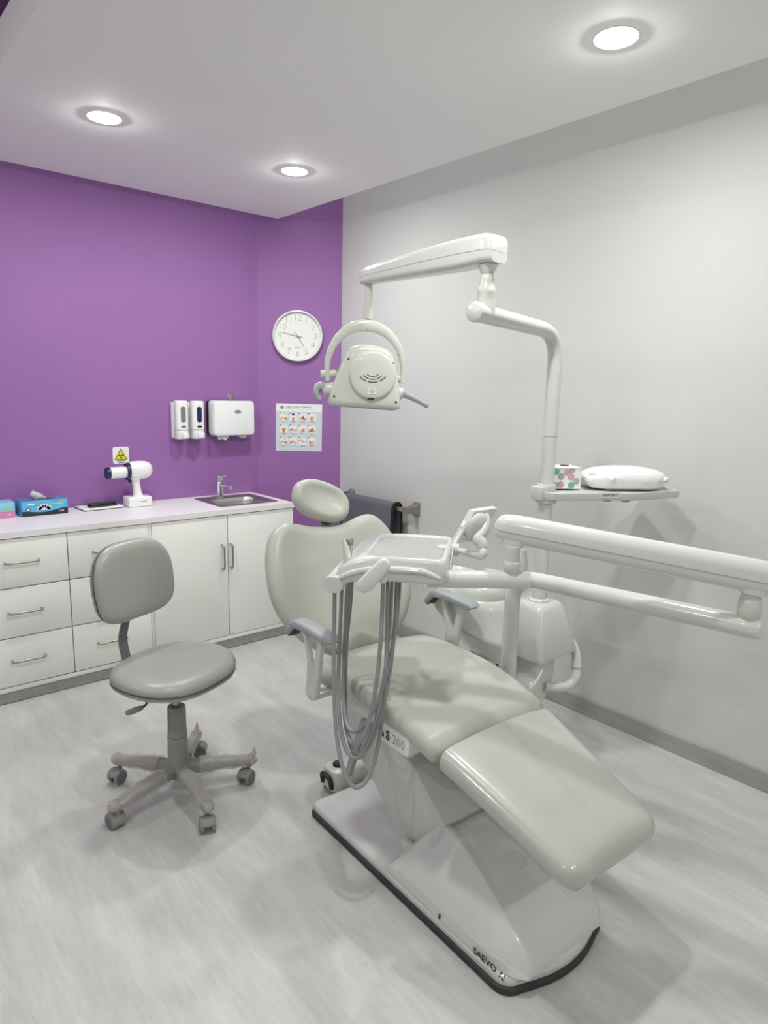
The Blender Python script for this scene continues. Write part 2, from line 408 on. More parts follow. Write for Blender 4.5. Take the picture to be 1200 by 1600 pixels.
# sink
sx, sy = 1.957, 3.646
t = thing('sink', 'small rectangular stainless steel sink set in the white worktop', 'sink', (sx, sy, ZT))
W_, D_ = .385, .362
def ringz(w, h, r, z, cx, cy): return [V((a, b, z)) for a, b in rrect(w, h, r, 8, cx, cy)]
bx, by = 1.957, 3.618
mb = MB().loft([ringz(W_, D_, .025, ZT, sx, sy), ringz(W_+.002, D_+.002, .026, ZT+.002, sx, sy), ringz(W_-.006, D_-.006, .024, ZT+.0045, sx, sy), ringz(W_-.022, D_-.022, .022, ZT+.003, sx, sy),
                ringz(.318, .238, .075, ZT+.003, bx, by), ringz(.310, .230, .072, ZT-.001, bx, by), ringz(.300, .220, .07, ZT-.02, bx, by), ringz(.288, .208, .07, ZT-.10, bx, by), ringz(.262, .182, .06, ZT-.128, bx, by), ringz(.10, .09, .044, ZT-.134, bx, by), ringz(.07, .07, .034, ZT-.135, bx, by)], cap0=False, cap1=True)
build('basin', mb, 'steel_brushed', t, 50)
build('drain', MB().lathe([(.034, -.1345), (.034, -.131), (.028, -.1315), (.0, -.1335)], (bx, by, ZT), caps=False), 'chrome', t)
fx, fy = 1.925, 3.792
build('tap_hole_cap', MB().lathe([(.016, .003), (.016, .0055), (.0, .006)], (fx+.075, fy-.006, ZT), caps=False), 'steel', t)
z0 = ZT+.0032
t = thing('faucet', 'chrome single lever tap standing at the back of the sink', 'tap', (fx, fy, z0))
build('body', MB().lathe([(.026, 0), (.026, .004), (.021, .007), (.0205, .085), (.022, .092), (.022, .100), (.0, .100)], (fx, fy, z0), n=28), 'chrome', t)
build('spout', MB().tube(spline([(fx+.002, fy-.012, z0+.078), (fx+.006, fy-.05, z0+.084), (fx+.012, fy-.095, z0+.082), (fx+.015, fy-.118, z0+.078)], 5), [.013]*8+[.0125]*8, 14).cyl((fx+.014, fy-.112, z0+.082), (fx+.0145, fy-.114, z0+.062), .012, n=16), 'chrome', t)
build('lever', MB().lathe([(.0215, .102), (.0215, .128), (.019, .134), (.0, .135)], (fx, fy, z0), n=28).box((-.010, -.115, -.003), (.010, .01, .003), .0025, Matrix.Translation((fx, fy, z0+.134)) @ Matrix.Rotation(-.2, 4, 'Z') @ Matrix.Rotation(-.12, 4, 'X')), 'chrome', t)

# ------------------------------------------------------------------ things on the worktop
def glove_box(label, x0, x1, y0, y1, h, front_mat, low_mat, full):
    t = thing('glove_box', label, 'box', ((x0+x1)/2, (y0+y1)/2, ZT))
    z = ZT+.0005
    build('carton', MB().box((x0, y0, z), (x1, y1, z+h), .001), front_mat, t)
    build('top_print', MB().box((x0+.001, y0+.001, z+h), (x1-.001, y1-.001, z+h+.0006)), 'box_top' if full else 'box_lightblue', t)
    N = 24; yy = y0-.0006; w_ = x1-x0
    wave = [(x0, z), (x1, z)]+[(x1-w_*i/N, z+h*(.30+.12*math.sin(2.2+(1-i/N)*6.0)*(.4+.6*(1-i/N))) if full else z+h*.42) for i in range(N+1)]
    build('lower_print', MB().prism(wave, (0, yy, 0), (1, 0, 0), (0, 0, 1), (0, -.0005, 0)), low_mat, t)
    if full:
        cx = x0+w_*.48
        for k in range(5):
            build('glove_print', MB().prism(circ(.011, 14, cx+(-.022, -.012, 0, .012, .022)[k], z+h*(.50, .60, .64, .60, .50)[k], 1.0), (0, yy-.0006, 0), (1, 0, 0), (0, 0, 1), (0, -.0004, 0)), 'box_print', t)
        build('glove_print', MB().prism([(cx-.036, z+h*.36), (cx+.036, z+h*.36), (cx+.028, z+h*.52), (cx-.028, z+h*.52)], (0, yy-.0006, 0), (1, 0, 0), (0, 0, 1), (0, -.0004, 0)), 'box_print', t)
        build('white_logo', MB().prism(rrect(.034, .007, .002, 3, x0+.045, z+h*.80), (0, yy, 0), (1, 0, 0), (0, 0, 1), (0, -.0005, 0)), 'box_print', t)
        build('round_badge', MB().prism(circ(.010, 20, x0+.030, z+h*.46), (0, yy-.0005, 0), (1, 0, 0), (0, 0, 1), (0, -.0005, 0)), 'box_black', t)
        build('badge_centre', MB().prism(circ(.0065, 16, x0+.030, z+h*.46), (0, yy-.0011, 0), (1, 0, 0), (0, 0, 1), (0, -.0003, 0)), 'box_print', t)
        build('green_line', MB().prism(rrect(.07, .007, .003, 3, x1-.055, z+h*.72), (0, yy, 0), (1, 0, 0), (0, 0, 1), (0, -.0005, 0)), 'box_green', t)
        letters('count_print', [('100', .016, (x1-.032, yy-.0012, z+h*.22), (1, 0, 0), (0, 0, 1))], 'box_print', t)
        build('opening', MB().prism(circ(.025, 24, 0, 0, 2.3), (x0+w_*.52, (y0+y1)/2, z+h+.0007), (1, 0, 0), (0, 1, 0), (0, 0, .0005)), 'box_black', t)
        # a glove pulled half out of the slot
        P = spline([(x0+w_*.60, (y0+y1)/2, z+h+.001), (x0+w_*.50, (y0+y1)/2, z+h+.010), (x0+w_*.38, (y0+y1)/2-.006, z+h+.020), (x0+w_*.28, (y0+y1)/2, z+h+.036)], 5)
        g = MB().tube(P, [.004+.013*min(1, i/8) for i in range(len(P))], 10, sx=.5).jit(.003)
        build('pulled_glove', g, 'tissue', t, 80)
    else:
        build('green_line', MB().prism(rrect(.06, .006, .003, 3, x1-.035, z+h*.62), (0, yy, 0), (1, 0, 0), (0, 0, 1), (0, -.0005, 0)), 'box_green', t)
        letters('count_print', [('100', .016, (x1-.032, yy-.0012, z+h*.2), (1, 0, 0), (0, 0, 1))], 'box_print', t)
glove_box('blue and black disposable glove box with a glove pulled out of the top', .802, 1.022, 3.745, 3.865, .078, 'box_blue', 'box_black', True)
glove_box('pink and light blue glove box at the left edge of the worktop', .560, .776, 3.765, 3.875, .078, 'box_lightblue', 'box_pink', False)
# notepad and black case
t = thing('notepad', 'stack of white papers lying on the worktop beside the glove box', 'papers', (1.2, 3.82, ZT))
Mp = Matrix.Translation((1.205, 3.815, ZT+.0005)) @ Matrix.Rotation(math.radians(4), 4, 'Z')
build('backing_card', MB().box((-.108, -.075, 0), (.108, .075, .003), .0008, Mp), 'ink_black', t)
build('sheet', MB().box((-.106, -.074, .003), (.107, .074, .006), .0005, Mp), 'paper_blue', t)
build('sheet', MB().box((-.104, -.072, .006), (.110, .073, .009), .0005, Mp @ Matrix.Rotation(math.radians(-2), 4, 'Z')), 'paper', t)
Mp = Matrix.Translation((1.218, 3.805, ZT+.0097)) @ Matrix.Rotation(math.radians(6), 4, 'Z')
t = thing('glasses_case', 'slim black case resting on the stack of papers', 'case', (1.22, 3.8, ZT+.0097))
build('shell', MB().box((-.076, -.022, 0), (.076, .022, .011), .005, Mp, 3), 'black', t)
build('lid', MB().box((-.075, -.021, .0115), (.075, .021, .021), .005, Mp, 3), 'black', t)
build('button', MB().box((.02, -.012, .0208), (.05, .012, .0222), .0006, Mp), 'rubber', t)

# handheld x-ray unit in its stand
XY = 3.77
pb = ony(215, 786, XY); sc = (pb-CAM).dot(FW)/FPX
def xp(px, py): p = ony(px, py, XY); return p
t = thing('handheld_xray_unit', 'white handheld dental x-ray gun standing on its square charging base', 'x-ray unit', (pb.x, XY, ZT))
cx = pb.x
build('charging_base', MB().box((cx-.066, XY-.050, ZT+.0005), (cx+.066, XY+.050, ZT+.058), .008, None, 3), 'white_gloss', t)
build('base_mark', MB().box((cx+.000, XY-.0512, ZT+.030), (cx+.036, XY-.0502, ZT+.033)), 'ink', t)
zb = ZT+.0580
hb, ht = V((cx+.005, XY, zb-.004)), V((cx-.010, XY, zb+.118))
R_ = []
for i in range(9):
    f = i/8; p = hb.lerp(ht, f); w_ = .022+.010*abs(1-2*f)**3+(.012*max(0, f-.7)/.3); 
    R_.append([p+V((a, b, 0)) for a, b in circ(w_, 20, 0, 0, .95)])
build('grip', MB().loft(R_), 'white_gloss', t)
zc_ = xp(215, 735).z
build('trigger', MB().box((cx-.045, XY-.008, zc_-.066), (cx-.030, XY+.008, zc_-.043), .003), 'navy', t)
AX = (1, 0, 0)
xr, xl = xp(240, 735).x, xp(201, 735).x
bd = MB().lathe([(.0, 0), (.03, .001), (.048, .004), (.051, .02), (.052, .06), (.050, .095), (.042, .115), (.028, .128), (.0, .133)], (xl, XY, zc_+.002), AX, 32, False)
for v in bd.bm.verts: v.co.y = XY+(v.co.y-XY)*.78
build('body', bd, 'white_gloss', t)
build('collar', MB().lathe([(.036, -.012), (.046, -.012), (.050, -.004), (.050, .004), (.036, .004)], (xl-.005, XY, zc_-.003), AX, 32, False), 'navy', t)
build('cone_tube', MB().lathe([(.029, -.105), (.031, -.107), (.032, -.103), (.032, -.01), (.029, -.01)], (xl, XY, zc_-.006), AX, 32, False), 'white_gloss', t)
build('cone_tip', MB().lathe([(.0, -.125), (.030, -.125), (.033, -.122), (.033, -.104), (.030, -.103)], (xl, XY, zc_-.006), AX, 32, False), 'navy', t)
# radiation sign
sg = thing('radiation_sign', 'small white sign with a yellow radiation warning triangle on the purple wall', 'sign', (1.349, YB, 1.06))
def flat(name, poly, m, par, o, u, v, d, th=.0006): return build(name, MB().prism(poly, V(o)+V(d)*0, u, v, V(d)*th), m, par, 0)
U, Vv, Dn = V((1, 0, 0)), V((0, 0, 1)), V((0, -1, 0))
sc0 = ony(189, 711.5, YB-.003)
o_ = V((sc0.x, YB, sc0.z))
build('plate', MB().prism(rrect(.092, .098, .014), o_, U, Vv, Dn*.003), 'white_gloss', sg)
build('black_triangle', MB().prism([(-.037, -.026), (.037, -.026), (0, .040)], o_+Dn*.003, U, Vv, Dn*.0006), 'ink_black', sg, 0)
build('yellow_triangle', MB().prism([(-.031, -.0225), (.031, -.0225), (0, .033)], o_+Dn*.0036, U, Vv, Dn*.0006), 'sign_yellow', sg, 0)
oc = o_+V((0, 0, -.004))+Dn*.0042
for k in range(3):
    a0 = math.radians(30+120*k); pts = [(.005*math.cos(a0+s*math.radians(30)), .005*math.sin(a0+s*math.radians(30))) for s in (-1, 1)]
    pts = pts[:1]+[(.0145*math.cos(a0+math.radians(-30+10*i)), .0145*math.sin(a0+math.radians(-30+10*i))) for i in range(7)]+pts[1:]
    build('trefoil_blade', MB().prism(pts, oc, U, -Vv if False else Vv, Dn*.0005), 'ink_black', sg, 0)
build('trefoil_dot', MB().prism(circ(.0032, 12), oc, U, Vv, Dn*.0005), 'ink_black', sg, 0)
build('caption_bar', MB().prism(rrect(.05, .004, .001, 2, 0, -.030), o_+Dn*.003, U, Vv, Dn*.0005).prism(rrect(.034, .005, .001, 2, 0, -.041), o_+Dn*.003, U, Vv, Dn*.0005), 'ink_black', sg, 0)

# ------------------------------------------------------------------ dispensers on the back wall
def soap(px, label, winmat):
    c = ony(px, 655, YB-.04); x, z = c.x, c.z; y = YB
    t = thing('soap_dispenser', label, 'dispenser', (x, YB, z-.11), group='wall soap dispensers')
    build('back_plate', MB().box((x-.046, y-.030, z-.112), (x+.036, y-.0005, z+.100), .004), 'white_gloss', t)
    def bodyring(zz, k): return [V((x-.002+a*k, y-.052+b*k, zz)) for a, b in rrect(.078, .066, .024, 6)]
    build('housing', MB().loft([bodyring(z-.060, 1), bodyring(z+.095, 1), bodyring(z+.105, .96), bodyring(z+.110, .82)]), 'white_gloss', t)
    build('lower_cover', MB().loft([bodyring(z-.115, .94), bodyring(z-.112, 1.0), bodyring(z-.064, 1.0)]), 'white_gloss', t)
    build('level_window', MB().prism(rrect(.030, .092, .012), (x-.002, y-.0855, z+.030), U, Vv, Dn*.0012), winmat, t)
    build('lock_slot', MB().prism(rrect(.030, .013, .006), (x-.002, y-.0855, z-.042), U, Vv, Dn*.001), 'black' if winmat == 'navy' else 'steel', t)
    build('push_button', MB().box((x-.014, y-.100, z-.110), (x+.024, y-.082, z-.078), .004), 'white_gloss', t)
soap(282, 'white wall soap dispenser with a grey window, left of the pair', 'grey_window')
soap(307, 'white wall soap dispenser with a dark blue window, beside the towel dispenser', 'navy')
c = ony(361, 653, YB-.05); x, z, y = c.x, c.z, YB
t = thing('paper_towel_dispenser', 'white paper towel dispenser with an oval badge on the purple wall', 'dispenser', (x, YB, z-.12))
def tr(zz, w_, d_, dy=0): return [V((x+a, y-.05+b+dy, zz)) for a, b in rrect(w_, d_, .016, 5)]
build('back_box', MB().box((x-.145, y-.030, z-.105), (x+.128, y-.0005, z+.105), .010), 'black', t)
build('cover', MB().loft([[V((x+a, y-.022, z+b)) for a, b in rrect(.280, .214, .022, 6)], [V((x+a, y-.085, z+b)) for a, b in rrect(.282, .216, .022, 6)], [V((x+a, y-.098, z+b)) for a, b in rrect(.272, .206, .020, 6)], [V((x+a, y-.101, z+b)) for a, b in rrect(.250, .186, .016, 6)]]), 'white_gloss', t)
build('badge', MB().prism(circ(.0125, 28, .020, .040, 1.95), (x, y-.101, z), U, Vv, Dn*.0016), 'plastic_grey', t)
build('badge_print', MB().prism(circ(.0070, 20, .020, .040, 2.2), (x, y-.1027, z), U, Vv, Dn*.0005), 'ink', t)
build('level_slot', MB().prism(rrect(.004, .026, .0018, 3, .020, -.034), (x, y-.1012, z), U, Vv, Dn*.0006), 'tissue', t)
P0 = [V((x-.095+.19*i/10, y-.045-.018*math.sin(i*.75), z-.103-.008*math.sin(i*.9)-.010*(i == 0)-.010*(i < 3))) for i in range(11)]
build('towel_sheet', MB().loft([[p+V((0, .0, .012)) for p in P0], [p+V((0, -.012, -.006)) for p in P0], [p+V((0, -.020, -.012+.006*math.sin(k*2.)))for k, p in enumerate(P0)]], False, False, False), 'paper', t, 80)
build('hanging_clip', MB().box((x+.000, y-.006, z+.098), (x+.036, y-.0005, z+.150), .004).box((x+.006, y-.012, z+.105), (x+.030, y-.005, z+.122), .002), 'steel', t)

# ------------------------------------------------------------------ clock and poster on the slanted wall
def onw(px, py, off=0): return onp(px, py, CA+CN*off, CN)
ck = onw(465, 525, .035); cb = ck-CN*.035
t = thing('wall_clock', 'round white wall clock with thin numerals and rose gold hands', 'clock', cb)
Rk = .160
build('case', MB().lathe([(.0, .0005), (Rk-.006, .0005), (Rk, .006), (Rk+.001, .030), (Rk-.003, .038), (Rk-.008, .039), (Rk-.011, .034), (Rk-.012, .016)], cb, CN, 64, False), 'clock_rim', t)
build('dial', MB().lathe([(Rk-.010, .015), (.0, .0155)], cb, CN, 48, False), 'clock_face', t)
f0 = cb+CN*.0160; CR = CU; UPZ = V((0, 0, 1))
for h in range(1, 13):
    a = math.radians(90-30*h); p = f0+CR*(.112*math.cos(a))+UPZ*(.112*math.sin(a))
    letters('numeral', [(str(h), .057, p, CR, UPZ, 'CENTER', -.0012)], 'clock_ink', t)
mk = MB()
for k in range(60):
    a = math.radians(6*k); p = f0+CR*(.141*math.cos(a))+UPZ*(.141*math.sin(a)); e = CR*math.cos(a)+UPZ*math.sin(a); q = CN.cross(e)
    mk.prism([(-.003, -.0007), (.003, -.0007), (.003, .0007), (-.003, .0007)], p, e, q, CN*.0004)
build('minute_marks', mk, 'clock_ink', t, 0)
build('dial_print', MB().prism(rrect(.036, .004, .001, 2, 0, -.072), f0, CR, UPZ, CN*.0003), 'clock_ink', t, 0)
def hand(name, ang, l, wd, z):
    a = math.radians(90-ang); e = CR*math.cos(a)+UPZ*math.sin(a); q = CN.cross(e)
    build(name, MB().prism([(-.03, -wd), (l*.98, -wd*.6), (l, 0), (l*.98, wd*.6), (-.03, wd)], f0+CN*z, e, q, CN*.0008), 'rose_gold', t, 0)
hand('hour_hand', 148, .080, .0024, .003); hand('minute_hand', 283, .104, .0021, .005); hand('second_hand', 283, .05, .0007, .007)
build('hub_cap', MB().lathe([(.0055, 0), (.0055, .009), (.004, .010), (.0, .010)], f0, CN, 16, False), 'rose_gold', t)

pTL, pTR, pBL = onw(430.5, 630), onw(503, 632), onw(431.5, 704)
pu = (pTR-pTL); pw = pu.length; pu.normalize(); pvv = (pTL-pBL); ph = pvv.length; pvv = (pvv-pu*pvv.dot(pu)).normalized()
pc = (pTR+pBL)/2+CN*.0004; pn = pu.cross(pvv); pn = pn if pn.dot(CN) > 0 else -pn
t = thing('handwashing_poster', 'pale blue poster with twelve handwashing pictures below the clock', 'poster', pc)
build('sheet', MB().prism([(-pw/2, -ph/2), (pw/2, -ph/2), (pw/2, ph/2), (-pw/2, ph/2)], pc, pu, pvv, pn*.0012), 'paper_blue', t, 0)
q0 = pc+pn*.0012
def PP(name, poly, m, lay=1): return build(name, MB().prism(poly, q0+pn*(.0003*(lay-1)), pu, pvv, pn*.0003), m, t, 0)
PP('header_band', [(-pw/2+.001, ph/2-.052), (pw/2-.001, ph/2-.052), (pw/2-.001, ph/2-.001), (-pw/2+.001, ph/2-.001)], 'paper')
PP('emblem', circ(.0105, 24, -pw/2+.040, ph/2-.024), 'ink_teal', 2)
PP('emblem_mark', [(-pw/2+.034, ph/2-.030), (-pw/2+.043, ph/2-.022), (-pw/2+.046, ph/2-.016), (-pw/2+.037, ph/2-.024)], 'paper', 3)
letters('title_print', [('CÓMO LAVAR TUS MANOS', .0145, q0+pn*.0006+pu*(-pw/2+.058)+pvv*(ph/2-.021), pu, pvv, 'LEFT', .0002)], 'ink', t)
mb = MB()
for k in range(9): mb.prism(rrect(.012+.006*((k*7) % 3), .0028, .001, 2, -pw/2+.068+k*.0198, ph/2-.034), q0+pn*.0003, pu, pvv, pn*.0002)
build('subtitle_print', mb, 'clock_ink', t, 0)
def hand_shape(cx, cy, ang, s, spread=.16, fl=1.0):
    """flat outline of one hand: forearm, palm, four fingers and a thumb"""
    P = [(-.35, -1.2), (.35, -1.2), (.42, -.35), (.50, .25)]
    for i in range(4):
        a = PI/2-(.5-i/3)*-1*0-(1.5-i)*spread; bx_, by_ = .42-.28*i, .35
        L = (.55, .72, .75, .62)[i]*fl; d = (math.cos(a), math.sin(a)); nx = (d[1], -d[0])
        P += [(bx_+nx[0]*.11, by_+nx[1]*.11), (bx_+nx[0]*.09+d[0]*L, by_+nx[1]*.09+d[1]*L), (bx_-nx[0]*.09+d[0]*L, by_-nx[1]*.09+d[1]*L), (bx_-nx[0]*.11, by_-nx[1]*.11)]
    P += [(-.55, .10), (-.95, .25), (-1.0, .08), (-.50, -.35)]
    c_, s_ = math.cos(ang), math.sin(ang)
    return [(cx+s*(a*c_-b*s_), cy+s*(a*s_+b*c_)) for a, b in P]
combos = [((-.9, -.25, -.9), (.9, -.25, .9)), ((0, -.5, 0),), ((-.75, -.2, -.8), (.6, -.1, .9), (.2, .3, .3)), ((-.25, -.1, .15), (.3, -.1, -.15)), ((-.3, -.1, .2), (.25, -.1, -.2)), ((-.8, 0, -1.5), (.8, 0, 1.5)),
          ((-.55, -.4, -.3), (.5, 0, -.05)), ((-.75, -.2, -.9), (.7, -.2, 1.0), (.1, .2, -.4)), ((-.9, -.3, -1.0), (.9, -.3, 1.0)), ((-.8, -.2, -.8), (.7, -.2, .8)), ((-.7, .75, -1.5),), ((-.75, -.2, .12), (.75, -.2, -.12))]
for r in range(3):
    for c_ in range(4):
        k = r*4+c_; cx = -pw/2+.052+c_*.0615; cy = ph/2-.087-r*.0785
        PP('picture_tile', rrect(.050, .047, .001, 2, cx, cy), 'paper')
        PP('step_badge', circ(.0042, 12, cx-.022, cy+.0235), 'ink_teal', 2)
        for hI, (hx, hy, ha) in enumerate(combos[k]):
            PP('hand_picture', hand_shape(cx+hx*.014, cy-.006+hy*.012, ha, .0125 if k != 3 and k != 4 else .015), ('skin_print', 'skin_print_light', 'skin_print_dark')[hI] if k % 2 else ('skin_print_light', 'skin_print', 'skin_print_dark')[hI], 2+hI)
        if k in (0, 8): PP('tap_picture', [(cx+.002, cy+.010), (cx+.002, cy+.016), (cx+.008, cy+.021), (cx+.024, cy+.017), (cx+.024, cy+.015), (cx+.009, cy+.018), (cx+.005, cy+.015), (cx+.005, cy+.010)], 'ink', 4)
        if k == 1: PP('soap_picture', rrect(.017, .014, .002, 3, cx-.001, cy+.017), 'ink_teal', 4)
        if k == 10: PP('tap_picture', [(cx-.002, cy-.016), (cx-.002, cy-.008), (cx+.004, cy-.002), (cx+.024, cy-.004), (cx+.024, cy-.006), (cx+.006, cy-.005), (cx+.001, cy-.010), (cx+.001, cy-.016)], 'ink', 4)
        mb = MB()
        for L in range(1+(k % 3 > 0)): mb.prism(rrect(.036-.010*L, .0022, .0008, 2, cx, cy-.0285-.0055*L), q0, pu, pvv, pn*.0003)
        build('caption_print', mb, 'ink', t, 0)

# ------------------------------------------------------------------ rail with the lead apron on the white wall
XR = 2.625
r0, r1 = onx(541, 777, XR), onx(628, 796, XR); zr = (r0.z+r1.z)/2
ya, yb = r1.y, r0.y                              # near end, far end
t = thing('apron_rail', 'dull metal wall rail with flared end brackets on the white wall', 'rail', (XW, (ya+yb)/2, zr))
build('bar', MB().box((XR-.009, ya-.02, zr-.012), (XR+.009, yb+.02, zr+.012), .002), 'bracket_metal', t)
for yy in (ya-.04, yb+.04):
    s_ = -1 if yy < (ya+yb)/2 else 1
    R_ = [[V((xx, yy+a-s_*.0, zr+b)) for a, b in rrect(w_, h_, .004, 3)] for xx, w_, h_ in ((XW-.0005, .055, .085), (XW-.006, .055, .085), (XW-.030, .034, .050), (XR+.012, .028, .040), (XR-.010, .026, .036))]
    build('end_bracket', MB().loft(R_), 'bracket_metal', t)
# apron folded over the bar
def drape(y, w=0):
    k = .006*math.sin(y*38)+.004*math.sin(y*90+1)
    P = []
    for i in range(9): f = i/8; P.append((XR-.034-.020*(1-f)+k*(1-f)*1.3, zr-.46*(1-f)+.0))
    for i in range(1, 8): a = PI-PI*i/8; P.append((XR+.034*math.cos(a), zr+.030*math.sin(a)+.004))
    for i in range(9): f = i/8; P.append((XR+.034+.008*f-k*f, zr-.40*f))
    return P
ys_ = [ya+.045+(yb-ya-.05)*i/26 for i in range(27)]
def shell(yl, off=0):
    R = []
    for yv in yl:
        P = drape(yv); inner = []
        for i, (a, b) in enumerate(P):
            p, q = P[max(i-1, 0)], P[min(i+1, len(P)-1)]; tx, tz = q[0]-p[0], q[1]-p[1]; l = math.hypot(tx, tz) or 1
            inner.append((a+tz/l*(.008+off), b-tx/l*(.008+off)))
        R.append([V((a-0, yv, b)) for a, b in P]+[V((a, yv, b)) for a, b in inner[::-1]])
    return MB().loft(R)
t = thing('lead_apron', 'dark grey protective apron with black edging folded over the wall rail', 'apron', (XR, (ya+yb)/2, zr-.46))
build('cloth', shell(ys_), 'apron', t, 60)
def edge(yv): 
    P = drape(yv); return MB().tube([V((a, yv, b)) for a, b in P], .0065, 8, sx=1.5)
build('edging', edge(ys_[0]), 'apron_edge', t); build('edging', edge(ys_[-1]), 'apron_edge', t)

# ------------------------------------------------------------------ dental chair
CH = V((1.43, 1.35, 0)); CANG = math.radians(-3)
chair = thing('dental_chair', 'pale ivory dental patient chair reclined on a white base with a black rim', 'dental chair', CH, CANG)
def cb_(name, mb, m, parent=chair, smooth=40, label=None): return build(name, mb, m, parent, smooth, local=True, label=label)
# base: low plate, black rubber rim, front cover
def base_outline(hw, yf, yr, rc=.05, bulge=.035, n=8):
    P = [(-hw+.02, yr), (-hw, yr-.02)]
    for i in range(n+1):                         # front left corner
        a = math.radians(180+90*i/n*.92); P.append((-hw+rc+rc*math.cos(a), yf+rc+rc*math.sin(a)))
    for i in range(1, 8): f = -1+2*i/8; P.append((f*(hw-rc), yf-bulge*(1-f*f)))
    for i in range(n, -1, -1): a = math.radians(180+90*i/n*.92); P.append((hw-rc-rc*math.cos(a), yf+rc+rc*math.sin(a)))
    P += [(hw, yr-.02), (hw-.02, yr)]
    return P
bo = base_outline(.206, -.490, .452)
cb_('rubber_rim', MB().loft([[V((a, b, z)) for a, b in inset(bo, k)] for z, k in ((0, .002), (.003, -.004), (.020, -.005), (.024, .001))]), 'rubber')
cb_('base_plate', MB().loft([[V((a, b, z)) for a, b in inset(bo, k)] for z, k in ((.0235, .003), (.034, .002), (.0345, .0055), (.0355, .0055), (.036, .003), (.046, .006), (.050, .014))]), 'plastic')
# front cover lofted along y
def cover_sec(y, hb, ht, zt, zb=.050, rs=.03):
    P = []
    n = 6
    P += [(-hb, zb), (-hb+.004, zb+min(.03, (zt-zb)*.3))]
    # shoulder curve to the ridge then a shallow channel across the top
    for i in range(n+1):
        f = i/n; a = f*PI/2
        P.append((-hb+.006+(hb-.006-ht)*math.sin(a)**1.35, lerp(zb+min(.03, (zt-zb)*.3), zt, 1-math.cos(a)**1.2 if False else math.sin(a)**.9)))
    dip = min(.014, (zt-zb)*.10)
    P += [(-ht+.012, zt-.001), (-ht+.030, zt-dip), (-ht*.4, zt-dip), (0, zt-dip)]
    Q = [(-a, b) for a, b in P[:-1]][::-1]
    return [V((a, y, b)) for a, b in P+Q]
secs = [(.028, .198, .17, .056), (.0, .199, .150, .095), (-.06, .200, .118, .175), (-.118, .2005, .100, .244), (-.17, .2015, .104, .240), (-.24, .202, .114, .228), (-.31, .202, .126, .207), (-.37, .201, .138, .186), (-.42, .199, .150, .166), (-.462, .190, .158, .140), (-.490, .176, .152, .104), (-.506, .160, .140, .070), (-.510, .154, .135, .053)]
cover = cb_('front_cover', MB().loft([cover_sec(*s) for s in secs]), 'plastic', smooth=55)
cb_('round_cap', MB().lathe([(.0, .0015), (.024, .0015), (.0265, .0005), (.027, -.002)], (.016, -.315, .1925), (0, -.36, 1), 28, False), 'plastic_matte', cover)
cb_('cover_slot', MB().box((-.2030, -.232, .052), (-.2005, -.226, .066)), 'black', cover)
mbx = MB(); 
# lift beam (wide arm between base and seat)
def arm_poly(P, hw, bev=.012, name='lift_arm', m='plastic_matte', x0=0): return cb_(name, MB().prism(P, (x0-hw, 0, 0), (0, 1, 0), (0, 0, 1), (2*hw, 0, 0), bev), m)
arm_poly([(.045, .052), (-.105, .16), (-.135, .245), (.16, .470), (.34, .475), (.40, .42), (.36, .30), (.16, .16)], .105)
for s_ in (-1, 1): cb_('lift_bracket', MB().box((min(.135*s_, .112*s_), -.02, .050), (max(.135*s_, .112*s_), .03, .12), .006), 'plastic_matte')
cb_('hydraulic_strut', MB().prism([(.30, .20), (.325, .20), (.235, .44), (.205, .44)], (-.150, 0, 0), (0, 1, 0), (0, 0, 1), (.018, 0, 0), .002), 'plastic_grey')
# seat frame below the cushion
fr = cb_('seat_frame', MB().prism([(-.09, .520), (-.09, .485), (.0, .457), (.30, .450), (.42, .465), (.42, .545), (.0, .540)], (-.150, 0, 0), (0, 1, 0), (0, 0, 1), (.320, 0, 0), .010), 'plastic')
nb = cb_('name_block', MB().prism([(.050, .535), (.050, .474), (-.078, .474), (-.088, .486), (-.088, .535)], (-.214, 0, 0), (0, 1, 0), (0, 0, 1), (.09, 0, 0), .004), 'white_gloss', label='white block with the chair name')
def side_text(s, size, y, z, x, m, off=0.0, parent=nb, name='name_print'):
    me = text_mesh(s, size, 'CENTER', off); b = MB().add(me, frame(V((x, y, z)), V((0, -1, 0)), V((0, 0, 1)))); bpy.data.meshes.remove(me)
    return cb_(name, b, m, parent, 0)
side_text('S', .040, .008, .503, -.2146, 'ink_black', .0012); side_text('200', .040, -.042, .503, -.2146, 'ink', -.0008)
cb_('drop_mark', MB().prism([(-.006, -.012), (.006, -.012), (.008, -.002), (0, .014), (-.008, -.002)], (-.2146, .034, .503), (0, -1, 0), (0, 0, 1), (-.0005, 0, 0)), 'ink_black', nb, 0)
cb_('round_guard', MB().prism(circ(.026, 20, -.045, .474), (-.185, 0, 0), (0, 1, 0), (0, 0, 1), (.006, 0, 0)), 'clear', nb)
cb_('cable_clip', MB().box((-.135, -.150, .466), (-.095, -.085, .492), .002).box((-.137, -.140, .462), (-.093, -.132, .468)).box((-.137, -.122, .462), (-.093, -.114, .468)).box((-.137, -.104, .462), (-.093, -.096, .468)), 'rubber')

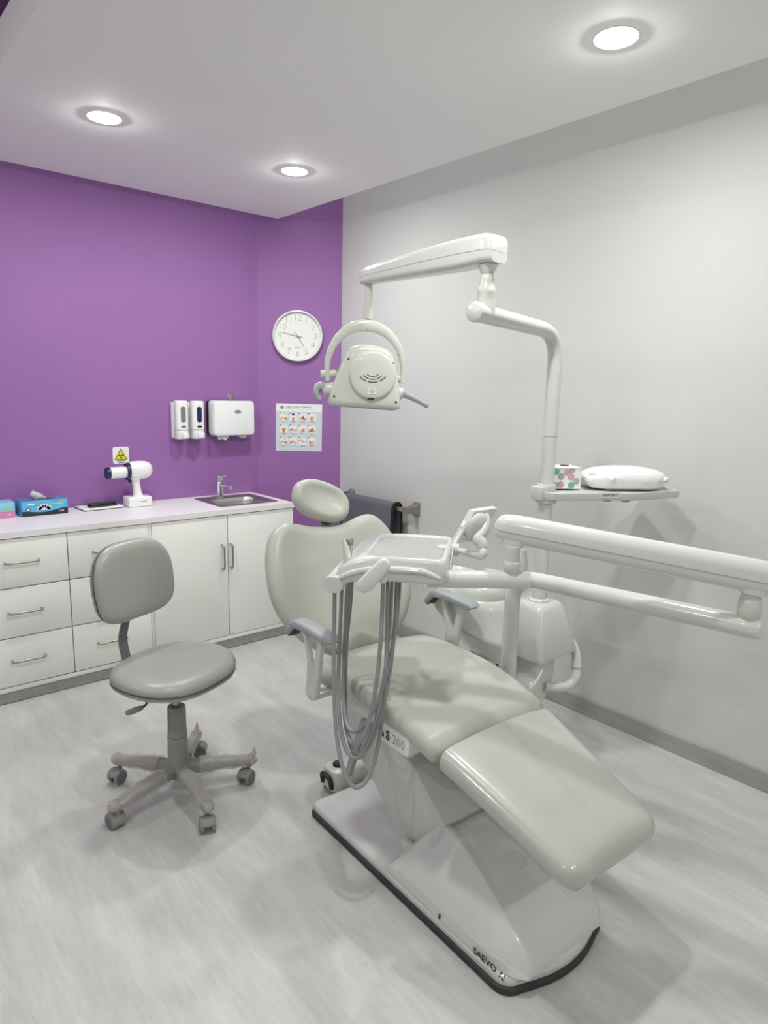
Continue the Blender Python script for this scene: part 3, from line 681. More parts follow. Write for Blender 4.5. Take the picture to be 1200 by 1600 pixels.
# cushions: a row of cross sections along y
def cush_sec(y, hw, zt, th, xc=0.028, crown=.012, n=10, k=1.0):
    r = th*.5*k; P = []
    for i in range(n+1):                         # right side, bottom to top
        a = -PI/2+PI*i/n; P.append((hw-r+r*math.cos(a), zt-th/2+th/2*math.sin(a)))
    for i in range(1, 10):
        f = 1-2*i/10; P.append((f*(hw-r), zt+crown*(1-f*f)))
    for i in range(n+1):
        a = PI/2+PI*i/n; P.append((-hw+r+r*math.cos(a), zt-th/2+th/2*math.sin(a)))
    return [V((xc+a, y, b)) for a, b in P]
def cushion(name, tab, m, rear_round=.05, front_round=.05, thick=.078):
    """tab: (y, half width, top z); ends rounded off"""
    R = []
    ys = [tab[0][0]+(tab[-1][0]-tab[0][0])*i/30 for i in range(31)]
    HW = [(a, b) for a, b, c in tab]; ZT_ = [(a, c) for a, b, c in tab]
    L = tab[-1][0]-tab[0][0]
    for i, y in enumerate(ys):
        hw, zt = interp(HW, y), interp(ZT_, y)
        th = thick; k = 1
        for e, rr in ((y-tab[0][0], front_round), (tab[-1][0]-y, rear_round)):
            if e < rr: k = min(k, math.sqrt(max(.02, 1-(1-e/rr)**2)))
        c = thick*(1-k)*.5
        R.append(cush_sec(y, hw-thick*.5*(1-k), zt-c, th*k if k < 1 else th, crown=.012*k))
    return R
seat_tab = [(-.190, .238, .557), (-.12, .244, .576), (-.02, .249, .598), (.08, .252, .610), (.18, .254, .612), (.28, .262, .607), (.36, .262, .600), (.42, .242, .594), (.450, .19, .590)]
def smooth_tab(tab, n=40):
    pts = spline([V(p) for p in tab], 8); return [tuple(p) for p in pts]
cb_('seat_cushion', MB().loft(cushion('seat', smooth_tab(seat_tab), 'vinyl', .05, .006, .074)), 'vinyl', smooth=60)
leg_tab = [(-.622, .152, .418), (-.615, .174, .420), (-.59, .189, .427), (-.50, .199, .457), (-.36, .214, .503), (-.25, .228, .539), (-.1935, .236, .5555)]
legc = cb_('leg_cushion', MB().loft(cushion('leg', smooth_tab(leg_tab), 'film', .006, .035, .074)), 'film_vinyl', smooth=60, label='leg cushion wrapped in clear protective film')
cb_('leg_support', MB().prism([(-.52, .372), (-.20, .475), (-.06, .480), (-.06, .462), (-.20, .452), (-.52, .352)], (-.10, 0, 0), (0, 1, 0), (0, 0, 1), (.24, 0, 0), .004), 'plastic')

# backrest: egg shaped pad with a notch between two shoulders
BO = V((.020, .452, .572)); BUP = V((0, .50, .866)).normalized(); BX = V((1, 0, 0)); BN = V((0, -BUP.z, BUP.y))   # BN faces the patient
half = [(0, -.016), (.07, -.012), (.14, .014), (.21, .064), (.265, .130), (.296, .20), (.304, .27), (.298, .34), (.283, .405), (.262, .455), (.232, .494), (.192, .513), (.145, .508), (.08, .490), (0, .481)]
hp = [V((a, b)) for a, b in half]
sm = spline(hp, 4); outline = [(p.x, p.y) for p in sm]+[(-p.x, p.y) for p in sm[1:-1][::-1]]
def pad(outline, o, u, v, n, prof, inner, dish=0, cen=(0, 0)):
    """prof: (inset, height) pairs from the back to the front; inner: scale factors for rings that close the front"""
    R = []
    for k, h in prof: R.append([o+u*a+v*b+n*h for a, b in inset(outline, k)])
    last_k, last_h = prof[-1]; base = inset(outline, last_k)
    for s in inner:
        R.append([o+u*(cen[0]+(a-cen[0])*s)+v*(cen[1]+(b-cen[1])*s)+n*(last_h+dish*(1-s*s)) for a, b in base])
    return R
prof = [(.060, -.062), (.030, -.058), (.012, -.045), (.002, -.025), (0, -.008), (.004, .008), (.014, .020), (.028, .027), (.045, .029)]
cb_('backrest', MB().loft(pad(outline, BO, BX, BUP, BN, prof, (.85, .65, .45, .25, .08), -.022, (0, .24))), 'vinyl', smooth=70)
cb_('back_shell', MB().loft(pad(outline, BO-BN*.064, BX, BUP, BN, [(.10, -.030), (.06, -.026), (.035, -.012), (.030, .004)], (), 0)), 'plastic', smooth=60)
cb_('back_mount', MB().prism([(.36, .455), (.46, .44), (.57, .58), (.65, .74), (.60, .75), (.50, .585), (.40, .51), (.36, .50)], (-.055, 0, 0), (0, 1, 0), (0, 0, 1), (.15, 0, 0), .008), 'plastic')
# headrest
HC = V((-.004, .712, 1.086)); HU = V((0, .42, .907)).normalized(); HN = V((0, -HU.z, HU.y)); hr = math.radians(-22)
hx = BX*math.cos(hr)+HU*math.sin(hr); hy = -BX*math.sin(hr)+HU*math.cos(hr)
ho = [(.122*math.copysign(abs(math.cos(a))**.86, math.cos(a)), .079*math.copysign(abs(math.sin(a))**.9, math.sin(a))) for a in [2*PI*i/48 for i in range(48)]]
hprof = [(.045, -.040), (.022, -.036), (.007, -.022), (0, -.004), (.004, .014), (.014, .027), (.026, .031)]
cb_('headrest', MB().loft(pad(ho, HC, hx, hy, HN, hprof, (.82, .62, .42, .22, .06), -.020, (0, .012))), 'vinyl', smooth=75)
cb_('headrest_post', MB().prism([(-.026, 0), (.026, 0), (.016, .11), (-.016, .11)], BO+BUP*.455-BN*.012, BX, BUP, BN*-.014, .002), 'bracket_metal')
# armrests
def armrest(xs_):
    x = xs_
    pp = [(a, b-.018) for a, b in [(.182, .772), (.196, .786), (.30, .792), (.378, .790), (.398, .782), (.430, .742), (.428, .728), (.416, .726), (.380, .762), (.30, .765), (.196, .760)]]
    ar = cb_('armrest', MB().prism([(a, b) for a, b in pp], (x-.028, 0, 0), (0, 1, 0), (0, 0, 1), (.056, 0, 0), .008), 'plastic_grey', smooth=50, label='grey padded armrest with a drooping end')
    cb_('pad_underside', MB().prism([(.386, .756), (.418, .725), (.424, .727), (.392, .765)], (x-.020, 0, -.021), (0, 1, 0), (0, 0, 1), (.040, 0, 0)), 'rubber', ar, 0)
    pa = [(.240, .748), (.254, .65), (.270, .55), (.330, .55), (.322, .65), (.358, .748), (.338, .748), (.306, .660), (.293, .645), (.280, .655), (.260, .748)]
    cb_('support', MB().prism(pa, (x-.008, 0, 0), (0, 1, 0), (0, 0, 1), (.016, 0, 0), .002), 'plastic', ar, 30)
    sgn = 1 if x > 0 else -1
    cb_('hinge', MB().prism(circ(.030, 24, .300, .552), (x-.010, 0, 0), (0, 1, 0), (0, 0, 1), (.020, 0, 0), .003).box((min(x, .13*sgn), .280, .528), (max(x, .13*sgn), .320, .545), .003), 'plastic', ar)
armrest(-.292); armrest(.308)
# writing on the base, low on its left side
me = text_mesh('SAEVO', .027, 'CENTER', .0004)
lb = MB().add(me, frame(V((-.2045, -.405, .0565)), V((.012, -1, 0)), V((0, .0, 1)))); bpy.data.meshes.remove(me)
for v in lb.bm.verts: v.co.x += 0
cb_('base_lettering', lb, 'ink_black', cover, 0)
em = MB()
eo = V((-.2042, -.466, .0565)); eu = V((.25, -1, 0)).normalized(); ev = V((0, 0, 1))
for P in ([(-.007, .002), (-.002, .014), (.001, .006)], [(-.008, -.001), (-.004, -.002), (-.010, -.011)], [(.004, .008), (.008, .004), (.008, -.002), (.006, .002)], [(-.003, -.008), (.002, -.004), (.004, -.009), (0, -.013)], [(.008, -.006), (.005, -.013), (.001, -.016), (.006, -.011)]):
    em.prism(P, eo, eu, ev, V((-.0006, 0, 0)))
cb_('base_emblem', em, 'ink_black', cover, 0)

# foot control on the floor behind the base
fc0 = CH+Matrix.Rotation(CANG, 3, 'Z') @ V((.02, .530, 0))
t = thing('foot_control', 'ivory foot control box with black buttons on the floor behind the chair base', 'foot control', fc0, CANG)
def fl(name, mb, m, par=t): return build(name, mb, m, par, 40, local=True)
fl('housing', MB().loft([[V((a, b, z)) for a, b in rrect(w_, d_, .035, 6)] for z, w_, d_ in ((.012, .20, .105), (.018, .21, .115), (.070, .205, .11), (.088, .195, .10), (.095, .17, .08))]), 'plastic_ivory')
for sx_ in (-.055, .055): fl('button', MB().lathe([(.021, .093), (.021, .101), (.017, .106), (.0, .106)], (sx_, 0, 0), caps=False, n=20), 'black')
for sx_ in (-1, 1):
    for sy_ in (-1, 1): fl('rubber_foot', MB().lathe([(.014, 0), (.016, .014), (.0, .015)], (sx_*.08, sy_*.035, 0), n=14), 'rubber')
fl('side_bumper', MB().tube(spline([(-.103, -.03, .03), (-.112, -.025, .07), (-.112, .02, .07), (-.103, .03, .03)], 5), .010, 8), 'rubber')

# ------------------------------------------------------------------ delivery unit: block, spittoon, arms, instrument table
PB = at(842, 943, 2.58)                           # foot of the lamp pole, on top of the block
PBX, PBY = PB.x, PB.y
unit = thing('delivery_unit', 'white dental delivery unit with spittoon, swing arms and instrument table beside the chair', 'dental unit', (PBX, PBY, 0))
def ub(name, mb, m, parent=unit, smooth=40, label=None): return build(name, mb, m, parent, smooth, label=label)
ZB = .728
def rz(x0, x1, y0, y1, z, r): return [V((a, b, z)) for a, b in rrect(x1-x0, y1-y0, r, 5, (x0+x1)/2, (y0+y1)/2)]
ub('unit_block', MB().loft([rz(PBX-.115, PBX+.120, PBY-.105, PBY+.16, .528, .02), rz(PBX-.118, PBX+.122, PBY-.108, PBY+.16, .540, .022), rz(PBX-.085, PBX+.075, PBY-.072, PBY+.14, ZB-.022, .024), rz(PBX-.075, PBX+.065, PBY-.062, PBY+.13, ZB-.004, .03), rz(PBX-.062, PBX+.052, PBY-.048, PBY+.12, ZB, .03)]), 'plastic', smooth=50)
# curved bracket from the block to the chair
def brk(p, w, h, ax, up): 
    ax, up = V(ax).normalized(), V(up).normalized(); return [V(p)+ax*a+up*b for a, b in rrect(w, h, min(w, h)*.25, 4)]
P_ = spline([V((PBX-.005, PBY+.02, .54)), V((PBX-.010, PBY+.005, .47)), V((PBX-.045, PBY-.005, .395)), V((PBX-.16, PBY-.01, .335)), V((PBX-.36, PBY-.01, .31)), V((PBX-.525, PBY-.01, .30))], 5)
R_ = []
for i, p in enumerate(P_):
    d = (P_[min(i+1, len(P_)-1)]-P_[max(i-1, 0)]).normalized(); f = i/(len(P_)-1)
    side = V((0, 1, 0)); nn = d.cross(side); R_.append(brk(p, lerp(.15, .11, f), lerp(.15, .08, f), side, nn))
ub('chair_bracket', MB().loft(R_), 'plastic', smooth=50)
ub('bracket_rib', MB().tube([at(826, 1078, 2.42), at(840, 1062, 2.44), at(847, 1048, 2.47)], .005, 8), 'plastic_matte')
# pipe loop on the right of the block
L_ = spline([at(884, 1000, 2.66), at(892, 1004, 2.64), at(899, 1018, 2.63), at(901, 1040, 2.62), at(899, 1058, 2.61), at(889, 1071, 2.60), at(872, 1074, 2.58), at(850, 1072, 2.56)], 6)
ub('pipe_loop', MB().tube(L_, .0185, 14), 'plastic')
ub('pipe_seam', MB().tube([L_[19], L_[20]], .0189, 14), 'plastic_grey')
# spittoon
SC = V((1.93, 1.72, 0))
def ell(c, a, b, z, rot=0, n=36, e=.9):
    P = []
    for i in range(n):
        t_ = 2*PI*i/n; x = a*math.copysign(abs(math.cos(t_))**e, math.cos(t_)); y = b*math.copysign(abs(math.sin(t_))**e, math.sin(t_))
        P.append(V((c.x+x*math.cos(rot)-y*math.sin(rot), c.y+x*math.sin(rot)+y*math.cos(rot), z)))
    return P
def tilt(R, c, k):                                # raise the side that lies away from the block
    for r in R:
        for p in r: p.z += (p.y-c.y)*k
    return R
R_ = tilt([ell(SC+V((.04, -.07, 0)), .10, .13, .560, 0), ell(SC+V((.03, -.05, 0)), .125, .17, .600), ell(SC+V((.01, -.03, 0)), .145, .205, .655), ell(SC+V((.0, -.02, 0)), .152, .215, .672), ell(SC+V((.0, -.02, 0)), .150, .213, .680),
           ell(SC, .155, .20, .735), ell(SC, .152, .19, .762), ell(SC, .142, .178, .766), ell(SC, .125, .155, .745), ell(SC, .08, .10, .735)], SC, .16)
for r in R_[:5]:
    for p in r: p.z += (p.y-SC.y)*.22
ub('spittoon_body', MB().loft(R_), 'plastic', smooth=60)
bc = at(752, 915, 2.62)
ub('bowl', MB().lathe([(.05, -.065), (.075, -.062), (.096, -.045), (.104, -.020), (.102, -.004), (.094, .012), (.07, .024), (.03, .028), (.0, .029)], bc, n=40, caps=False), 'plastic_ivory')
ub('bowl_gasket', MB().lathe([(.066, -.078), (.072, -.072), (.07, -.062), (.04, -.062)], bc, n=32, caps=False), 'plastic_grey')
for a in (205, 265, 320):
    q = bc+V((math.cos(math.radians(a))*.072, math.sin(math.radians(a))*.072, -.070)); ub('bowl_stud', MB().box(q-V((.006, .006, .006)), q+V((.006, .006, .006)), .002), 'black')
ub('bowl_tab', MB().box((-.045, -.02, 0), (.045, .02, .010), .003, Matrix.Translation(at(775, 895, 2.58)) @ Matrix.Rotation(-.5, 4, 'Z') @ Matrix.Rotation(.15, 4, 'Y')), 'plastic')
cf0 = V((PBX-.040, PBY+.10, ZB-.01)); cf1 = at(816, 858, 2.70); cf0 = V((cf1.x, cf1.y, .69))
ub('cup_filler_pipe', MB().tube([cf0, cf0+V((0, 0, .10)), V((cf1.x, cf1.y, cf1.z-.05)), cf1], [.026, .026, .024, .016], 20), 'plastic')
ub('cup_filler_seam', MB().cyl((cf1.x, cf1.y, .762), (cf1.x, cf1.y, .765), .0265, n=20), 'plastic_grey')
# hoses below the spittoon
h1 = at(744, 1000, 2.70)
ub('drain_pipe', MB().tube([V((h1.x, h1.y, .62)), V((h1.x, h1.y, .40)), V((h1.x+.01, h1.y, .15)), V((h1.x+.02, h1.y-.02, .0))], .019, 14), 'plastic_grey')
for px, r_ in ((755, .007), (778, .005)):
    q = at(px, 1005, 2.62); ub('black_cable', MB().lathe([(.012, .03), (.014, .0), (.008, -.012)], (q.x, q.y, .60), n=12).tube([V((q.x, q.y, .61)), V((q.x+.003, q.y, .45)), V((q.x-.004, q.y, .25)), V((q.x, q.y, .0))], r_, 8), 'black')
# pillar and lower swing arm
PI0 = at(792, 1085, 2.34)
PX_, PY_ = PI0.x, PI0.y
E1 = onz(1182, 982, .900)
top = V((PX_+.004, PY_, .80))
dirE = (E1-V((PX_, PY_, E1.z))).normalized(); rb = .095
Kp = V((PX_, PY_, .900))
lp = [V((PX_, PY_, lerp(.36, Kp.z-rb, i/8))) for i in range(9)]
for i in range(1, 13):
    f = i/12; a_, b_, c_ = Kp-V((0, 0, rb)), Kp, Kp+dirE*rb
    lp.append(a_.lerp(b_, f).lerp(b_.lerp(c_, f), f))
lp += [(Kp+dirE*rb).lerp(E1-dirE*.03, i/8) for i in range(1, 9)]
low = ub('lower_swing_arm', MB().tube(lp, [.0265]*21+[.0265+.004*i/8 for i in range(1, 9)], 24), 'plastic')
ub('pillar_seam', MB().cyl((PX_, PY_, PI0.z-.001), (PX_, PY_, PI0.z+.001), .0269, n=24), 'plastic_grey', low)
ub('pillar_sleeve', MB().cyl((PX_, PY_, .30), (PX_, PY_, PI0.z-.002), .0285, n=24), 'plastic_matte')
ub('arm_end_cap', MB().lathe([(.0300, -.035), (.0305, -.031), (.0305, -.002), (.029, .006), (.024, .012), (.0, .014)], E1, dirE, 24, False), 'plastic', low)
# joint and upper (spring) arm
UJ = E1-dirE*.022
LJ = at(798, 868, 1.96)                           # joint below the left end
UA0 = V((LJ.x, LJ.y, 1.112)); UA1 = V((UJ.x, UJ.y, z_at(UJ, 903)))
def knuckle(c, z0, z1, z2, r, name):
    k = ub(name, MB().lathe([(r*.12, z0-.022), (r*.6, z0-.006), (r, z0+.012), (r*1.04, z0+.03), (r*.98, z1-.004), (r*.9, z1)], (c.x, c.y, 0), n=28), 'plastic_ivory')
    ub('spindle', MB().cyl((c.x, c.y, z1), (c.x, c.y, z2), r*.86, n=24), 'plastic_matte', k)
    return k
knuckle(UJ, .922, UA1.z-.055, UA1.z-.02, .030, 'arm_joint')
ud = (UA1-UA0); ul = ud.length; ud.normalize(); us = V((0, 0, 1)).cross(ud).normalized(); uu = ud.cross(us)
def sect(s, w_, h_, zoff=0, part='top', r=.6):
    c = UA0+ud*s+uu*zoff; P = []
    n = 12
    if part == 'top':
        for i in range(n+1): a = PI*i/n; P.append(c+us*(w_/2*math.cos(a))+uu*(h_*math.sin(a)**.75))
        P += [c-us*(w_/2)+uu*-.0001, c+us*(w_/2)+uu*-.0001]
    else:
        for i in range(n+1): a = PI+PI*i/n; P.append(c+us*(w_/2*math.cos(a))+uu*(h_*math.sin(a)*abs(math.sin(a))**-.35 if abs(math.sin(a)) > 1e-6 else 0))
        P += [c+us*(w_/2)+uu*.0001, c-us*(w_/2)+uu*.0001]
    return P
S_ = [(-.052, .25, .3), (-.048, .55, .55), (-.040, .80, .78), (-.025, .96, .93), (0, 1, 1), (.06, 1.02, 1.03), (ul*.5, 1.08, 1.06), (ul, 1.12, 1.12), (ul+.05, 1.12, 1.10), (ul+.075, .95, .95), (ul+.085, .6, .6), (ul+.088, .25, .3)]
upa = ub('upper_spring_arm', MB().loft([sect(s, .066*a, .047*b) for s, a, b in S_]), 'plastic', smooth=60)
ub('lower_shell', MB().loft([sect(s, .0645*a, .034*b, -.0012, 'low') for s, a, b in S_]), 'plastic', upa, 60)
ub('shell_seam', MB().loft([[UA0+ud*s+us*x_+uu*z_ for x_, z_ in ((.0333*a, -.0016), (.0333*a, .0001), (-.0333*a, .0001), (-.0333*a, -.0016))] for s, a, b in S_]), 'plastic_grey', upa, 0)
ub('end_socket', MB().loft([[V((LJ.x, LJ.y, z))+us*a+ud*b for a, b in rrect(.058, w_, .02, 4, 0, o2)] for z, w_, o2 in ((1.064, .056, .0), (1.068, .062, .002), (1.095, .080, .010))]), 'plastic', upa)
ub('end_socket', MB().loft([[V((UJ.x, UJ.y, z))+us*a+ud*b for a, b in rrect(.064, w_, .02, 4)] for z, w_ in ((UA1.z-.040, .066), (UA1.z-.036, .072), (UA1.z-.012, .085))]), 'plastic', upa)
# horizontal tube that carries the table
T0, T1 = onz(716, 905, .971), onz(822, 906, .971)
tdv = (T1-T0).normalized()
ub('table_tube', MB().tube([T0-tdv*.09, T0, T1-tdv*.006], .0258, 24), 'plastic')
ub('tube_cap', MB().lathe([(.0255, -.006), (.0264, -.005), (.0264, .002), (.024, .008), (.0, .010)], T1, tdv, 24, False), 'plastic')
kj = T0+(T1-T0)*((V((LJ.x, LJ.y, .971))-T0).dot(tdv)/(T1-T0).length)
LJ = V((kj.x, kj.y, 0))
knuckle(LJ, .990, 1.028, 1.070, .0245, 'table_joint')

# instrument table --------------------------------------------------------
TO = V((1.3156, 1.2494, 0)); TK = .92; TD = V((.766, .643, 0)).normalized(); TS = V((-.643, .766, 0)).normalized()
def tp(s, d, z): return TO+TS*(s*TK)+TD*(d*TK)+V((0, 0, 1.040+(z-1.0)*TK))   # table plane 1.04 m above the floor
def toutline(s0, s1, d0, d1, r=.035, n=6):
    return [(s0+(s1-s0)/2+a, d0+(d1-d0)/2+b) for a, b in rrect(s1-s0, d1-d0, r, n)]
def drop(s): return 0 if s < .20 else -.050*((s-.20)/.17)**1.6
def tring(s0, s1, d0, d1, z, r=.035, dr=1):
    P = []
    pts = [V((s, d)) for s, d in toutline(s0, s1, d0, d1, r, 6)]
    base = [V((s, d)) for s, d in toutline(0, .34, 0, .372, .035, 6)]
    for i, (p, q) in enumerate(zip(pts, pts[1:]+pts[:1])):
        b0, b1 = base[i], base[(i+1) % len(base)]; m = max(1, int((b1-b0).length/.03))
        for j in range(m): c = p.lerp(q, j/m); P.append(tp(c.x, c.y, z+dr*drop(c.x)))
    return P
R_ = [tring(.03, .335, .02, .35, .922, .03, .3), tring(.006, .352, .004, .368, .926, .035, .5), tring(0, .358, 0, .372, .936, .036, .7), tring(.001, .354, .001, .371, .960, .036, .9), tring(.004, .346, .003, .369, .988, .036, 1), tring(.008, .338, .006, .366, .998, .034, 1), tring(.014, .330, .011, .361, 1.002, .032, 1),
      tring(.020, .262, .017, .355, 1.000, .030, 0), tring(.024, .256, .021, .351, .994, .028, 0), tring(.026, .254, .023, .349, .988, .028, 0)]
tab = ub('instrument_table', MB().loft(R_), 'plastic', smooth=55)
ub('grey_mat', MB().prism(toutline(.027, .253, .024, .348, .026), tp(0, 0, .9885), TS*TK, TD*TK, V((0, 0, .002))), 'tray_mat', tab)
# raised rim along the near side, running down over the instrument holders
rim = spline([tp(.02, -.001, .946), tp(.06, -.004, .962), tp(.10, -.005, .968), tp(.22, -.005, .965), tp(.30, -.004, .945), tp(.352, .0, .915)], 6)
ub('side_moulding', MB().tube(rim, [.003+.006*math.sin(PI*i/(len(rim)-1))**.5 for i in range(len(rim))], 8), 'plastic', tab)
# holder bar at the left end
hb = MB().loft([[tp(.352+a, d, .905+b) for a, b in rrect(.060, .050, .022, 5)] for d in (-.008, -.004)]+[[tp(.352+a*1.06, d, .905+b*1.06) for a, b in rrect(.060, .050, .022, 5)] for d in (.004, .30)]+[[tp(.352+a, d, .905+b) for a, b in rrect(.060, .050, .022, 5)] for d in (.31,)])
ub('holder_bar', hb, 'plastic', tab)
# handle paddle on the near side
ha, hbp = at(565, 922, 1.80), at(603, 879, 1.80); hd = (hbp-ha); hl = hd.length; hd.normalize(); hn = TD*-1; hs = hd.cross(hn).normalized()
pdl = [(-.006, -.010), (.0, -.020), (.012, -.024), (hl-.010, -.019), (hl+.008, -.012), (hl+.010, .004), (hl, .016), (hl-.02, .020), (.02, .020), (0, .010)]
ub('pull_handle', MB().prism(pdl, ha-hn*.010, hd, hs, hn*.022, .006), 'plastic', tab, 55)
ub('handle_hinge', MB().cyl(at(598, 905, 1.80), at(598, 905, 1.86), .012, n=16, bev=.002), 'plastic', tab)
# film viewer at the back right corner and its curved bracket
v0 = at(713, 850, 1.987); va = at(741, 799, 1.987)-v0; vb = V((.106, .0, 0)); vn = va.cross(vb).normalized()
vw = ub('film_viewer', MB().prism([(-.0, 0), (va.length, 0), (va.length, vb.length), (0, vb.length)], v0, va.normalized(), vb.normalized(), vn*.022, .003), 'plastic', smooth=30, label='tilted film viewer on a curved bracket')
nr = vn if vn.dot(RT) > 0 else -vn
fsurf = v0+va*.5+vb*.5+(vn*.022 if vn.dot(RT) > 0 else V((0, 0, 0)))
ub('viewer_back_dome', MB().lathe([(.048, -.002), (.046, .006), (.036, .014), (.0, .018)], fsurf-va*.05, nr, 28, False), 'plastic_matte', vw)
ub('viewer_switch', MB().box((-.010, -.006, 0), (.010, .006, .003), .001, frame(v0+va*.55-vb*.0+vn*.011, va.normalized(), vn)@Matrix.Rotation(0, 4, 'X')), 'white_gloss', vw)
ub('viewer_screw', MB().lathe([(.004, 0), (.004, .002), (.0, .002)], fsurf-va*.22-vb*.38, nr, 12, False), 'plastic_grey', vw)
bp = tp(.0, .285, .972)
cpath = spline([at(759, 803, 2.03), at(760, 818, 2.025), at(754, 832, 2.015), at(746, 841, 2.005), at(752, 848, 2.0), at(755, 858, 1.998), at(750, 868, 1.996), bp-TS*.010], 5)
ub('viewer_bracket', MB().tube(cpath, [.009+.009*math.sin(PI*i/(len(cpath)-1)) for i in range(len(cpath))], 12), 'plastic', vw)
ub('bracket_boss', MB().cyl(bp+TS*.01, bp-TS*.018, .020, n=24, bev=.003), 'plastic', tab)
ub('bracket_plate', MB().prism([(.10, -.032), (.20, -.032), (.30, .020), (.20, .028), (.115, .006)], tp(.001, 0, .962), TD, V((0, 0, 1)), TS*-.004, .001), 'plastic', tab)
ub('rear_tab', MB().box((0, 0, 0), (.03, .05, .014), .004, frame(tp(.018, .20, .998), TS, TD)), 'plastic', tab)

# instruments standing in the holder and their hoses
hz = .925
i1 = onz(533, 905, .945)
sy = ub('syringe_tip', MB().tube([at(543, 872, 1.932), at(541, 858, 1.932), at(537, 842, 1.932)], [.0125, .009, .005], 14), 'plastic_ivory', label='slim ivory instrument tip')
ub('tip_sleeve', MB().tube([at(543, 890, 1.932), at(543, 871, 1.932)], .0125, 14), 'plastic_ivory', sy)
hp_ = ub('handpiece', MB().tube([at(549, 892, 1.96), at(549, 868, 1.96), at(547, 852, 1.96)], [.009, .008, .0105], 16), 'chrome', label='chrome handpiece standing in its holder')
ub('handpiece_head', MB().tube([at(547, 852, 1.96), at(546, 845, 1.96), at(545.5, 842, 1.96)], [.0108, .0118, .010], 16), 'steel', hp_)
hose_px = [((524, 915), (606, 912), (560, 1230), 1.868, 1.93), ((541, 915), (620, 913), (556, 1184), 1.90, 1.96), ((553, 911), (606, 912), (552, 1163), 1.93, 1.915), ((558, 910), (616, 912), (556, 1178), 1.96, 1.95), ((566, 909), (622, 911), (551, 1143), 1.98, 1.97)]
for k, (a, b, c, ta, tb) in enumerate(hose_px):
    A = tp(.352, (.02, .12, .20, .24, .29)[k], .886); B = tp((.190, .168, .200, .180, .162)[k], (.06, .11, .03, .085, .135)[k], .928); tm = 1.915+.006*k; m_ = at(*c, tm)
    mid = (A+B)/2; hv = (B-A)/2; P = []
    dep_ = mid.z-m_.z; sh = V((m_.x-mid.x, m_.y-mid.y, 0))
    for i in range(49):
        th = PI*i/48; sn = math.sin(th)
        w_ = 1+(.12 if k == 0 else .05*(k % 3))*sn
        p = mid-hv*(math.cos(th)*w_)+sh*(sn**1.2)
        p.z = lerp(A.z, B.z, .5-.5*math.cos(th))-dep_*sn**.62
        P.append(p)
    h_ = ub('hose', MB().tube([P[0]+V((0, 0, .012))]+P+[P[-1]+V((0, 0, .012))], .0062 if k != 3 else .0055, 10), 'hose')


# ------------------------------------------------------------------ operating lamp on its pole
lamp = thing('operating_lamp', 'white dental operating lamp hanging from a jointed arm on a tall bent pole', 'lamp', (PBX, PBY, ZB))
def lb_(name, mb, m, parent=lamp, smooth=40, label=None): return build(name, mb, m, parent, smooth, label=label)
BEND = at(862, 545, 2.50)
ARM1 = at(742, 487, 2.06)
ptop = 1.60
armdir = V((ARM1.x-PBX, ARM1.y-PBY, 0)).normalized()
zA = ARM1.z
K = V((PBX, PBY, z_at(V((PBX, PBY, 0)), 520)))      # where the pole's axis meets the axis of the lamp arm
ka = (ARM1-K).normalized(); rb = .105
ps = [V((PBX, PBY, lerp(ZB, K.z-rb, i/8))) for i in range(9)]
for i in range(1, 13):
    f = i/12; a_, b_, c_ = K-V((0, 0, rb)), K, K+ka*rb
    ps.append(a_.lerp(b_, f).lerp(b_.lerp(c_, f), f))
ps += [(K+ka*rb).lerp(ARM1, i/8) for i in range(1, 9)]
pole = lb_('pole', MB().tube(ps, [.0265]*21+[.0265+.003*i/8 for i in range(1, 9)], 24), 'plastic')
lb_('pole_collar', MB().lathe([(.028, 0), (.040, 0), (.041, .004), (.036, .009), (.028, .011)], (PBX, PBY, ZB), n=28, caps=False), 'plastic', pole)
lb_('pole_seam', MB().cyl((PBX, PBY, 1.352), (PBX, PBY, 1.354), .0274, n=24), 'plastic_grey', pole)
ad = (ARM1-ps[-6]).normalized()
lb_('end_cap', MB().lathe([(.0305, -.012), (.0315, -.006), (.0310, .004), (.024, .010), (.0, .012)], ARM1, ad, 28, False), 'plastic', pole)
JT = ARM1-ad*.055
b0 = at(757, 432, (JT-CAM).dot(FW)); jx = JT
lb_('lamp_joint', MB().lathe([(.030, .0), (.029, .035), (.027, .060), (.0275, .062), (.0275, .078), (.023, .085), (.022, .106), (.020, .108), (.018, .120), (.023, .140)], (JT.x, JT.y, JT.z), n=28), 'plastic_ivory')
# beam
zb1 = JT.z+.139
G1 = V((JT.x, JT.y, zb1)); G0 = at(575, 446, 2.46)
gd = V((G0.x-G1.x, G0.y-G1.y, G0.z-G1.z)); gl = gd.length; gd.normalize(); gs = V((0, 0, 1)).cross(gd).normalized(); gu = gd.cross(gs)
def gsec(s, w_, hb, ht, part):
    c = G1+gd*s; r = min(.018, (ht-hb)*.6); P = []
    cy = ht-r if part == 'u' else hb+r
    for i in range(7):
        a = (PI*.5*i/6) if part == 'u' else (-PI*.5*(1-i/6)); P.append((w_/2-r+r*math.cos(a), cy+r*math.sin(a)))
    L = [(-a, b) for a, b in P[::-1]]
    P = [(w_/2, hb)]+P+L+[(-w_/2, hb)] if part == 'u' else P+[(w_/2, ht), (-w_/2, ht)]+L
    return [c+gs*a+gu*b for a, b in P]
SS = [(-.042, .080, .086, .5), (-.036, .088, .092, .9), (-.01, .092, .095, 1), (.10, .090, .094, 1), (.25, .082, .086, 1), (.38, .072, .076, 1), (gl-.02, .062, .062, 1), (gl+.012, .056, .056, 1), (gl+.022, .046, .046, 1)]
bmU = lb_('lamp_beam', MB().loft([gsec(s, w_, .046*h_/.095, h_*(.97 if q < 1 else 1), 'u') for s, w_, h_, q in SS]), 'plastic', smooth=50)
